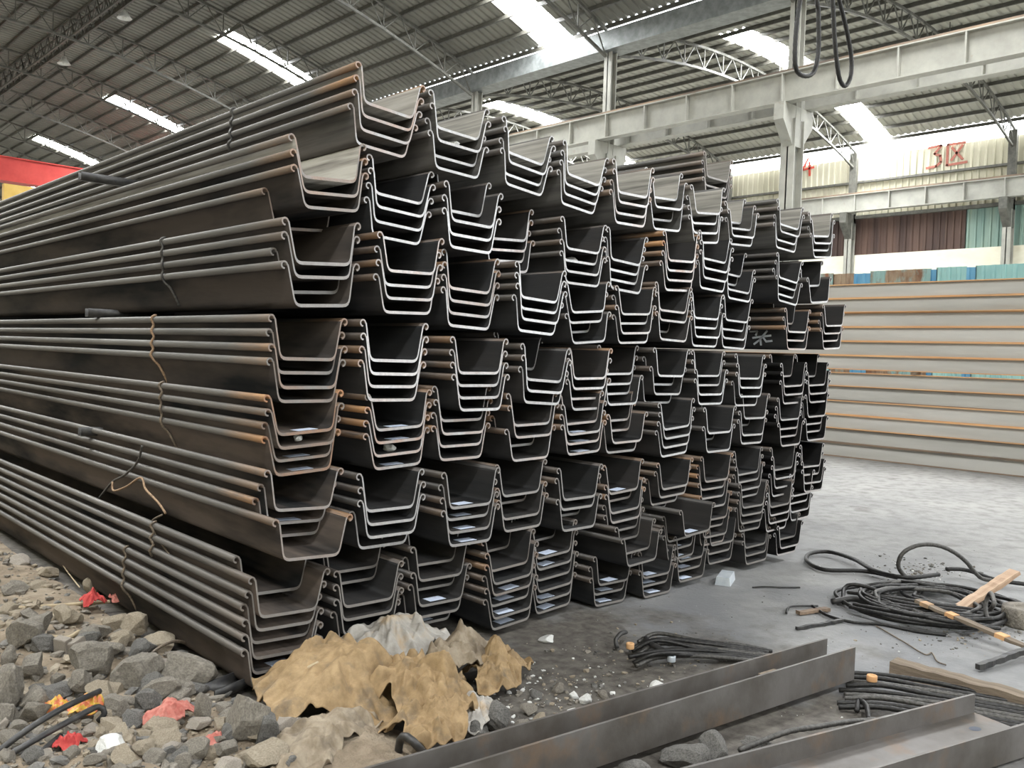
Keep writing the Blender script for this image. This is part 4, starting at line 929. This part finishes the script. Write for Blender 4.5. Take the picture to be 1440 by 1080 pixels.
tag(crumpled('tarpaulin', 700, 962, .22, .13, .13, 14, 'tarp', rz=.5, amp=.11), 'small tan tarpaulin flap turned up at the far end of the heap', 'tarpaulin')
tag(crumpled('tarpaulin', 612, 1042, .20, .14, .13, 17, 'tarp', rz=.2, amp=.12), 'torn tan tarpaulin edge beside the black hose', 'tarpaulin')
tag(crumpled('plastic_sheet', 668, 1022, .14, .10, .08, 77, 'tarp_grey', rz=.8, amp=.08), 'whitish scrap of sheet against the nearer beam', 'plastic sheet')
tag(crumpled('plastic_sheet', 450, 1062, .32, .14, .10, 23, 'tarp_dirty', rz=.5, amp=.10), 'brownish dusty sheet under the front edge of the tarpaulin', 'plastic sheet')
tag(tube('timber_stick', [fp0(400, 960, .12), fp0(425, 944, .20), fp0(448, 932, .24)], .009, M['bamboo'], seg=8), 'thin pale stick lying on the large tarpaulin', 'stick')
tag(tube('black_hose', [tuple(on_floor(560, 1062, .03)), tuple(on_floor(563, 1040, .10)), tuple(on_floor(572, 1036, .13)), tuple(on_floor(590, 1052, .09)), tuple(on_floor(600, 1066, .02))], .016, M['dark'], seg=12), 'stub of black hose curving out from under the tarpaulin', 'hose')
for (px, py, rx, ry, hh, sd, mt, lb) in [(130, 866, .07, .05, .08, 31, 'cloth_redb', 'bright red rag lying on the rubble near the stack'), (237, 1032, .11, .07, .06, 33, 'cloth_red', 'faded pink-red rag in the front rubble'),
                                         (302, 1073, .08, .05, .04, 36, 'cloth_red', 'scrap of pink cloth at the foot of the broken block'), (168, 860, .06, .04, .04, 41, 'cloth_red', 'small pink scrap beside the bright red rag'),
                                         (98, 1074, .06, .04, .04, 43, 'cloth_redb', 'dark red scrap under the cables'), (122, 1022, .07, .05, .04, 45, 'wrap_y', 'crumpled yellow and orange wrapper by the cables'),
                                         (75, 1020, .06, .04, .04, 47, 'wrap_y', 'yellow and orange wrapper under the cables')]:
    o = crumpled('rag' if mt != 'wrap_y' else 'wrapper', px, py, rx, ry, hh, sd, mt, amp=.04, base=.06, nr=24, na=70); tag(o, lb, 'rag' if mt != 'wrap_y' else 'wrapper')

# sticks and cables in the rubble
def fp(px, py, z): return tuple(on_floor(px, py, z))
tag(tube('cane', [fp(-20, 858, .06), fp(60, 853, .065), fp(155, 846, .06)], .011, M['bamboo'], seg=10), 'straight straw-coloured cane lying on the dirt', 'cane')
tag(tube('cable', [fp(-15, 1066, .05), fp(40, 1025, .12), fp(90, 995, .15), fp(140, 972, .13)], .012, M['dark'], seg=10), 'thick dark cable crossing the rubble, upper of the pair', 'cable')
tag(tube('cable', [fp(-15, 1078, .05), fp(50, 1040, .11), fp(105, 1010, .13), fp(138, 994, .13), fp(147, 1003, .10), fp(138, 1014, .07)], .012, M['dark'], seg=10), 'thick dark cable with a hooked end, lower of the pair', 'cable')
tag(tube('cable', [fp(30, 1082, .05), fp(55, 1060, .08), fp(85, 1035, .09)], .012, M['dark'], seg=10), 'short dark cable end below the pair', 'cable')
tag(tube('iron_rod', [fp(205, 928, .05), fp(222, 912, .09), fp(245, 902, .10), fp(265, 905, .06)], .008, M['tie'], seg=8), 'bent iron rod arched over the pale boulder', 'rod')
tag(tube('straw_stem', [fp(82, 782, .1), fp(92, 800, .07), fp(112, 826, .05)], .004, M['bamboo'], seg=6), 'thin dry stem by the stack flank', 'stem')
tag(tube('timber_stick', [fp(182, 1012, .07), fp(215, 1003, .08), fp(240, 994, .07)], .010, M['bamboo'], seg=6), 'splintered stick above the pink rag', 'stick')
tag(tube('timber_stick', [fp(70, 895, .07), fp(95, 897, .08), fp(112, 888, .08)], .012, M['bamboo'], seg=6), 'pale stick above the grey bricks', 'stick')
def beam_between(name, p0, p1, prof, th, mats, label, cat, roll=0.0):
    """a rolled section from p0 to p1 on the floor"""
    p0 = Vector(p0); p1 = Vector(p1); d = p1 - p0
    me = strip_mesh(name, prof, th, 0, d.length, mats, False)
    o = inst(name, me); o.location = p0
    y = d.normalized(); z = Vector((0, 0, 1)); x = y.cross(z).normalized(); z = x.cross(y)
    o.rotation_euler = (Matrix((x, y, z)).transposed() @ Matrix.Rotation(roll, 3, 'Y')).to_euler()
    tag(o, label, cat); return o
beam_between('steel_channel', fp(290, 982, .03), fp(372, 948, .03), [(-.05, .045), (-.05, 0), (.05, 0), (.05, .045)], .008, [M['dark'], M['dark']], 'dark steel channel end poking out under the stack corner', 'channel')

# ------------------------------------------------------------------ two steel beams lying in the foreground
def h_on_side(p0, p1, hgt, wd, tf, tw, label, mat, zweb, roll=0.0, spot=None):
    p0 = Vector(p0); p1 = Vector(p1); d = p1 - p0; L = d.length
    t = empty('steel_beam', p0); y = d.normalized(); z = Vector((0, 0, 1)); x = y.cross(z).normalized(); z = x.cross(y)
    t.rotation_euler = (Matrix((x, y, z)).transposed() @ Matrix.Rotation(roll, 3, 'Y')).to_euler()
    tag(t, label, 'beam')
    MB().box(-wd/2, -wd/2 + tf, 0, L, 0, hgt).build('flange', mat, t); MB().box(wd/2 - tf, wd/2, 0, L, 0, hgt).build('flange', mat, t)
    MB().box(-wd/2 + tf, wd/2 - tf, 0, L, zweb, zweb + tw).build('web', mat, t)
    return t, L
# first beam: the flange nearest the camera runs from the bottom of the picture to its sawn end
a0 = on_floor(849, 1076, .035); a1 = on_floor(1201, 956, .035)
dirv = (a1 - a0); dirv[2] = 0; dirv /= np.linalg.norm(dirv); side = np.array([-dirv[1], dirv[0], 0])
w1 = .17
b1, L1 = h_on_side(a0 - dirv * 1.1 + side * w1 / 2, a1 + side * w1 / 2, .165, w1, .012, .010, 'rust-stained steel beam on its side, nearer the tarpaulin', M['beam_rust'], .055)
pb = MB().box(-.03, .045, L1 - .62, L1 - .50, .066, .115).build('packing_block', M['wood']); pb.location = b1.location; pb.rotation_euler = b1.rotation_euler
tag(pb, 'small timber block wedged in the nearer beam', 'block')
zt2 = .15
pb_ = on_floor(1368, 975, zt2); pf_ = on_floor(1430, 1022, zt2); pl_ = on_floor(959.5, 1079, zt2)
dirv = pb_ - pl_; dirv[2] = 0; dirv /= np.linalg.norm(dirv); side = np.array([-dirv[1], dirv[0], 0])
w2 = abs(float((pb_ - pf_) @ side)); e2 = pb_ - side * w2 / 2; e2[2] = .012
b2, L2 = h_on_side(e2 - dirv * 2.3, e2, zt2 - .012, w2, .012, .010, 'dark steel beam at the bottom corner with its trough open upward', M['beam_rust'], .045)
sv, sf = [], []
for k in range(16): sv.append((-.03 + .022 * math.cos(k * math.pi / 8), L2 - .17 + .03 * math.sin(k * math.pi / 8), .0556))
mesh_obj('paint_spot', sv, [tuple(range(16))], simple('blue_grey_spot', (.05, .06, .085)), b2)

# ------------------------------------------------------------------ planks
def plank(p0, p1, wd, th, mat, label, name='timber_plank', roll=0, cat='plank'):
    p0 = Vector(p0); p1 = Vector(p1); d = p1 - p0
    me = MB(); n = 14
    r = random.Random(name + label)
    rows = []
    for i in range(n + 1):
        x = d.length * i / n; j = [r.uniform(-.004, .004) for _ in range(4)]
        rows += [(x, -wd/2 + j[0], -th/2 + j[1]), (x, wd/2 + j[2], -th/2 + j[1]), (x, wd/2 + j[2], th/2 + j[3]), (x, -wd/2 + j[0], th/2 + j[3])]
    f = [(3, 2, 1, 0), (4*n, 4*n+1, 4*n+2, 4*n+3)]
    for i in range(n):
        for k in range(4): f.append((4*i+k, 4*i+(k+1) % 4, 4*(i+1)+(k+1) % 4, 4*(i+1)+k))
    o = mesh_obj(name, rows, f, M[mat]); o.location = p0
    x = d.normalized(); y = Vector((0, 0, 1)).cross(x).normalized(); z = x.cross(y)
    o.rotation_euler = (Matrix((x, y, z)).transposed() @ Matrix.Rotation(roll, 3, 'X')).to_euler()
    tag(o, label, cat); return o
plank(fp(1256, 938, .04), fp(1490, 1000, .04), .10, .075, 'wood', 'weathered thick timber lying behind the dark beam')
plank(fp(1347, 858, .03), tuple(np.array(on_floor(1425, 860, .0)) + np.array([0, 0, .27])), .085, .03, 'wood2', 'light timber batten propped up on the rope heap')
bt = plank(fp(1290, 845, .13), fp(1450, 912, .06), .05, .02, 'wood', 'narrow grey flat bar with rusty yellow bands in the rope heap', name='flat_bar', cat='bar')
for t_ in (.04, .22, .55, .78): MB().box(t_, t_ + .06, -.028, .028, -.0125, .0125).build('rust_band', M['hb_rust'], bt)
plank(fp(1122, 862, .015), fp(1165, 856, .02), .04, .02, 'hb_dark', 'short brown bar lying left of the rope heap', name='iron_bar', cat='bar')
plank(fp(1120, 884, .012), fp(1185, 872, .015), .022, .02, 'dark', 'dark flat bar pointing left of the rope heap', name='iron_bar', cat='bar')
plank(fp(1375, 938, .03), fp(1450, 912, .05), .03, .03, 'dark', 'dark bar at the picture edge above the thick timber', name='iron_bar', cat='bar')

# ------------------------------------------------------------------ wire ropes
ROPES = 'wire ropes lying in heaps'
def rope(pts, r, label, mat='rope', lob=6):
    o = tube('wire_rope', pts, r, M[mat], seg=12, lobes=lob, pitch=.5 * r / .02 * .3, step=r * 1.1); tag(o, label, 'wire rope', ROPES); return o
# eye loop at the head of the heap
rope([fp(1262, 812, .03), fp(1215, 803, .03), fp(1160, 801, .025), fp(1136, 790, .025), fp(1138, 779, .03), fp(1165, 776, .04), fp(1200, 786, .05), fp(1232, 803, .06), fp(1275, 812, .07), fp(1320, 808, .06)], .017, 'dark wire rope with a long eye loop reaching out toward the stack')
q0 = np.array(on_floor(1262, 818, .03)); q1 = np.array(on_floor(1378, 818, .03))
md = (q0 + q1) / 2
def lift(t, h): return tuple(q0 * (1 - t) + q1 * t + np.array([0, 0, h]))
rope([lift(.18, -.0), lift(.04, .07), lift(.00, .14), lift(.06, .22), lift(.22, .27), lift(.42, .275), lift(.62, .235), lift(.8, .16), lift(.95, .06), lift(1.05, .02), lift(1.3, .0)], .016, 'worn grey wire rope arching up in a hoop over the heap', 'rope_grey')
names = ['innermost', 'second', 'third', 'fourth', 'fifth', 'sixth', 'seventh', 'eighth', 'ninth', 'tenth', 'eleventh', 'twelfth', 'thirteenth', 'outermost']
for k in range(14):
    cx = 1308 + rng.uniform(-14, 34); cyy = 838 + k * .9 + rng.uniform(-4, 5)
    pts = []; n = 15; rxp = 48 + 5.5 * k + rng.uniform(-8, 8); ryp = 11 + 1.1 * k + rng.uniform(-2, 3); tl = .10 + rng.uniform(-.05, .06)
    st = rng.uniform(0, 6.28); sw = rng.uniform(4.4, 6.4)
    for j in range(n):
        a = j / (n - 1) * sw + st
        ux_, uy_ = rxp * math.cos(a), ryp * math.sin(a)
        pts.append(fp(cx + ux_ + rng.uniform(-4, 4), cyy + uy_ + tl * ux_ + rng.uniform(-1.8, 1.8), .016 + .010 * (k % 6) + rng.uniform(0, .03)))
    rope(pts, .0135, '%s coil of dark wire rope in the heap round the propped batten' % names[k], 'rope' if k % 4 else 'rope_grey')
for k in range(7):
    rope([fp(1195 + rng.uniform(-8, 30), 833 + k * 3.4, .05), fp(1262, 842 + k * 4 + rng.uniform(-2, 2), .075), fp(1330, 852 + k * 4.2, .07 + .01 * (k % 3)), fp(1398 + rng.uniform(-10, 16), 862 + k * 3.6, .04)], .0125,
         '%s of the straight rope strands drawn across the coil heap' % ['uppermost', 'second', 'third', 'fourth', 'fifth', 'sixth', 'lowest'][k], 'rope')
rope([fp(1186, 848, .02), fp(1187, 828, .06), fp(1200, 822, .09), fp(1225, 827, .08), fp(1250, 838, .05), fp(1290, 850, .03)], .014, 'bent wire rope hump at the stack end of the heap')
rope([fp(1170, 846, .03), fp(1200, 842, .05), fp(1222, 850, .05), fp(1240, 862, .03), fp(1285, 866, .02)], .020, 'thick crushed rope end in front of the heap', 'dark', 0)
rope([fp(1142, 852, .02), fp(1165, 866, .015), fp(1200, 875, .015), fp(1240, 878, .012), fp(1290, 888, .012), fp(1330, 893, .012)], .010, 'thin dark rope trailing along the front of the heap')
rope([fp(1108, 856, .012), fp(1106, 862, .012)] + [fp(1112, 853, .02), fp(1150, 852, .012)], .007, 'thin bent rod end beside the brown bar', 'dark', 0)
rope([fp(1232, 880, .008), fp(1270, 902, .008), fp(1300, 920, .008), fp(1310, 918, .008), fp(1318, 930, .008), fp(1330, 935, .008)], .004, 'thin twisted wire across the pale floor', 'tie', 0)
rope([fp(1392, 858, .14), fp(1398, 848, .20), fp(1393, 834, .20), fp(1386, 850, .12), fp(1390, 872, .05), fp(1405, 880, .03)], .014, 'upright grey rope eye at the right of the heap', 'rope_grey')
rope([fp(1330, 800, .06), fp(1360, 802, .06), fp(1400, 815, .05), fp(1445, 822, .04)], .016, 'dark rope leading off behind the propped batten')
rope([fp(1058, 826, .006), fp(1075, 825, .012), fp(1100, 826, .01), fp(1125, 826, .008)], .006, 'short dark wire scrap on the floor before the heap', 'dark', 0)
# bundle by the stack
for k in range(9):
    dy = k * 4.2
    rope([fp(888 + rng.uniform(-6, 10), 903 + dy * 1.0, .02 + .008 * (k % 3)), fp(930 + rng.uniform(-6, 6), 893 + dy + rng.uniform(-6, 2), .05 + .01 * (k % 4)), fp(985, 899 + dy * .8 + rng.uniform(-3, 3), .045), fp(1035, 906 + dy * .62, .03), fp(1075 + rng.uniform(-4, 12), 914 + dy * .5, .02)], .012,
         '%s rope of the dark bundle between stack and beam' % ['uppermost', 'second', 'third', 'fourth', 'fifth', 'sixth', 'seventh', 'eighth', 'lowest'][k], 'rope' if k % 4 else 'rope_grey')
rope([fp(868, 912, .02), fp(866, 900, .06), fp(872, 892, .08), fp(880, 889, .06)], .012, 'hooked black rope end at the stack end of the bundle', 'dark', 0)
rope([fp(908, 898, .03), fp(916, 906, .06), fp(935, 916, .05), fp(950, 925, .03)], .016, 'dark forked fitting lying on the bundle', 'dark', 0)
# ropes between the beams
for k in range(9):
    dy = k * 5.5
    rope([fp(1188 + rng.uniform(-15, 10), 946 + dy * 1.1, .02), fp(1240, 950 + dy + rng.uniform(-3, 3), .045), fp(1310, 962 + dy * .95 + rng.uniform(-3, 3), .05), fp(1380, 974 + dy * .9, .04), fp(1470, 990 + dy * .9, .03)], .0125,
         '%s rope running out between the beam ends and thick timber' % ['uppermost', 'second', 'third', 'fourth', 'fifth', 'sixth', 'seventh', 'eighth', 'lowest'][k], 'rope_grey' if k in (2, 5, 6) else 'rope')
rope([fp(1040, 1055, .05), fp(1105, 1030, .07), fp(1150, 1022, .07), fp(1185, 1016, .06), fp(1230, 1012, .04)], .012, 'grey rope lying across the gap between the two beams', 'rope_grey')
rope([fp(1205, 1000, .03), fp(1208, 985, .05), fp(1218, 992, .05), fp(1222, 1012, .03)], .012, 'short rope hook between the two beams')
def drum(px, py, z, r, h, mat, label, name, cat):
    p = on_floor(px, py, z)
    o = mesh_obj(name, *lathe([(.001, 0), (r * .97, 0), (r, h * .12), (r, h * .85), (r * .96, h), (r * .5, h), (r * .48, h * .9), (.001, h * .9)], 28), M[mat], None, True)
    o.location = p; tag(o, label, cat); return o
drum(1440, 880, 0, .13, .12, 'conc', 'round pale weight at the picture edge beside the rope heap', 'round_weight', 'weight')
drum(1226, 958, .05, .025, .03, 'hb_rust', 'small rusty bolt head on the ropes between the beams', 'bolt_head', 'bolt')
drum(886, 912, .04, .022, .03, 'hb_rust', 'small rusty bolt on the dark bundle', 'bolt_head', 'bolt')
drum(944, 930, .03, .022, .03, 'metal_bright', 'small shiny bolt on the dark bundle', 'bolt_head', 'bolt')
# pale metal piece on the floor beside the stack
p = Vector(on_floor(1016, 824)); d_ = Vector(on_floor(1031, 803)) - p
o = MB().prism([(-.055, 0), (.055, 0), (.045, .06), (-.045, .06)], 0, .24).build('metal_offcut', M['metal_bright']); o.location = (p[0], p[1], .001); o.rotation_euler = (0, 0, math.atan2(d_.y, d_.x) - math.pi / 2)
tag(o, 'pale bluish metal offcut on the floor beside the bottom layer', 'offcut')
for (l, c, k, lb) in ((4, 1, 1, 'pale stone chip lying inside a sheet pile of the fifth layer, near column'), (4, 2, 2, 'pale stone chip inside the second bundle of the fifth layer'), (8, 2, 1, 'pale chip inside the second bundle of the top layer'), (7, 5, 1, 'pale chip inside the fifth bundle of the second layer')):
    o_, x, y, z, a = pile_at[(l, c, k)]
    me = ROCKS[(l + c) % 12].copy(); me.materials.clear(); me.materials.append(M['chalk'])
    o = bpy.data.objects.new('stone_chip', me); col.objects.link(o); o.scale = (.045, .03, .022); o.rotation_euler = (.1, .1, c); o.location = (x + .0, y + .07, z - PD + PT / 2 + .021); tag(o, lb, 'stone chip', 'pale chips lying in the troughs')

# ------------------------------------------------------------------ rope slings hanging from the crane hook overhead
sl0 = on_y(1160, 60, .9)
sy = sl0[1]
def hang(pxs, r, label):
    pts = []
    for px, py in pxs: pts.append(tuple(on_y(px, py, sy)))
    top = pts[0]; end = pts[-1]
    hk = on_y(1168, -330, sy)
    pts = [(hk[0] - .03, sy, hk[2])] + pts + [(hk[0] + .03, sy, hk[2])]
    o = tube('rope_sling', pts, r, M['rope'], seg=12, lobes=6, pitch=.14, step=r * .7); tag(o, label, 'rope sling', 'rope slings hanging from the crane'); return o
hang([(1131, -40), (1122, 20), (1118, 70), (1120, 98), (1132, 107), (1145, 100), (1151, 70), (1151, 20), (1150, -40)], .0235, 'thick wire rope sling loop hanging nearer the stack')
hang([(1170, -40), (1172, 20), (1175, 70), (1180, 108), (1188, 121), (1196, 108), (1197, 80), (1190, 40), (1178, -10), (1174, -45)], .0235, 'thick wire rope sling loop hanging nearer the cream wall')
hk = on_y(1168, -330, sy)
ch = empty('crane_hook', (hk[0], sy, hk[2])); tag(ch, 'crane hook block carrying the two hanging rope slings', 'crane hook')
tube('hook', [(-.06, 0, -.0), (-.05, 0, -.06), (.0, 0, -.085), (.06, 0, -.05), (.06, 0, .03), (.0, 0, .10), (0, 0, .25)], .025, M['dark'], ch, seg=12)
MB().box(-.16, .16, -.08, .08, .22, .65).build('block', M['yellow'], ch)
zr = main_z(hk[0]) - .1 - hk[2]
MB().box(-.11, -.095, -.008, .008, .62, zr).build('hoist_rope', M['dark'], ch); MB().box(.095, .11, -.008, .008, .62, zr).build('hoist_rope', M['dark'], ch)
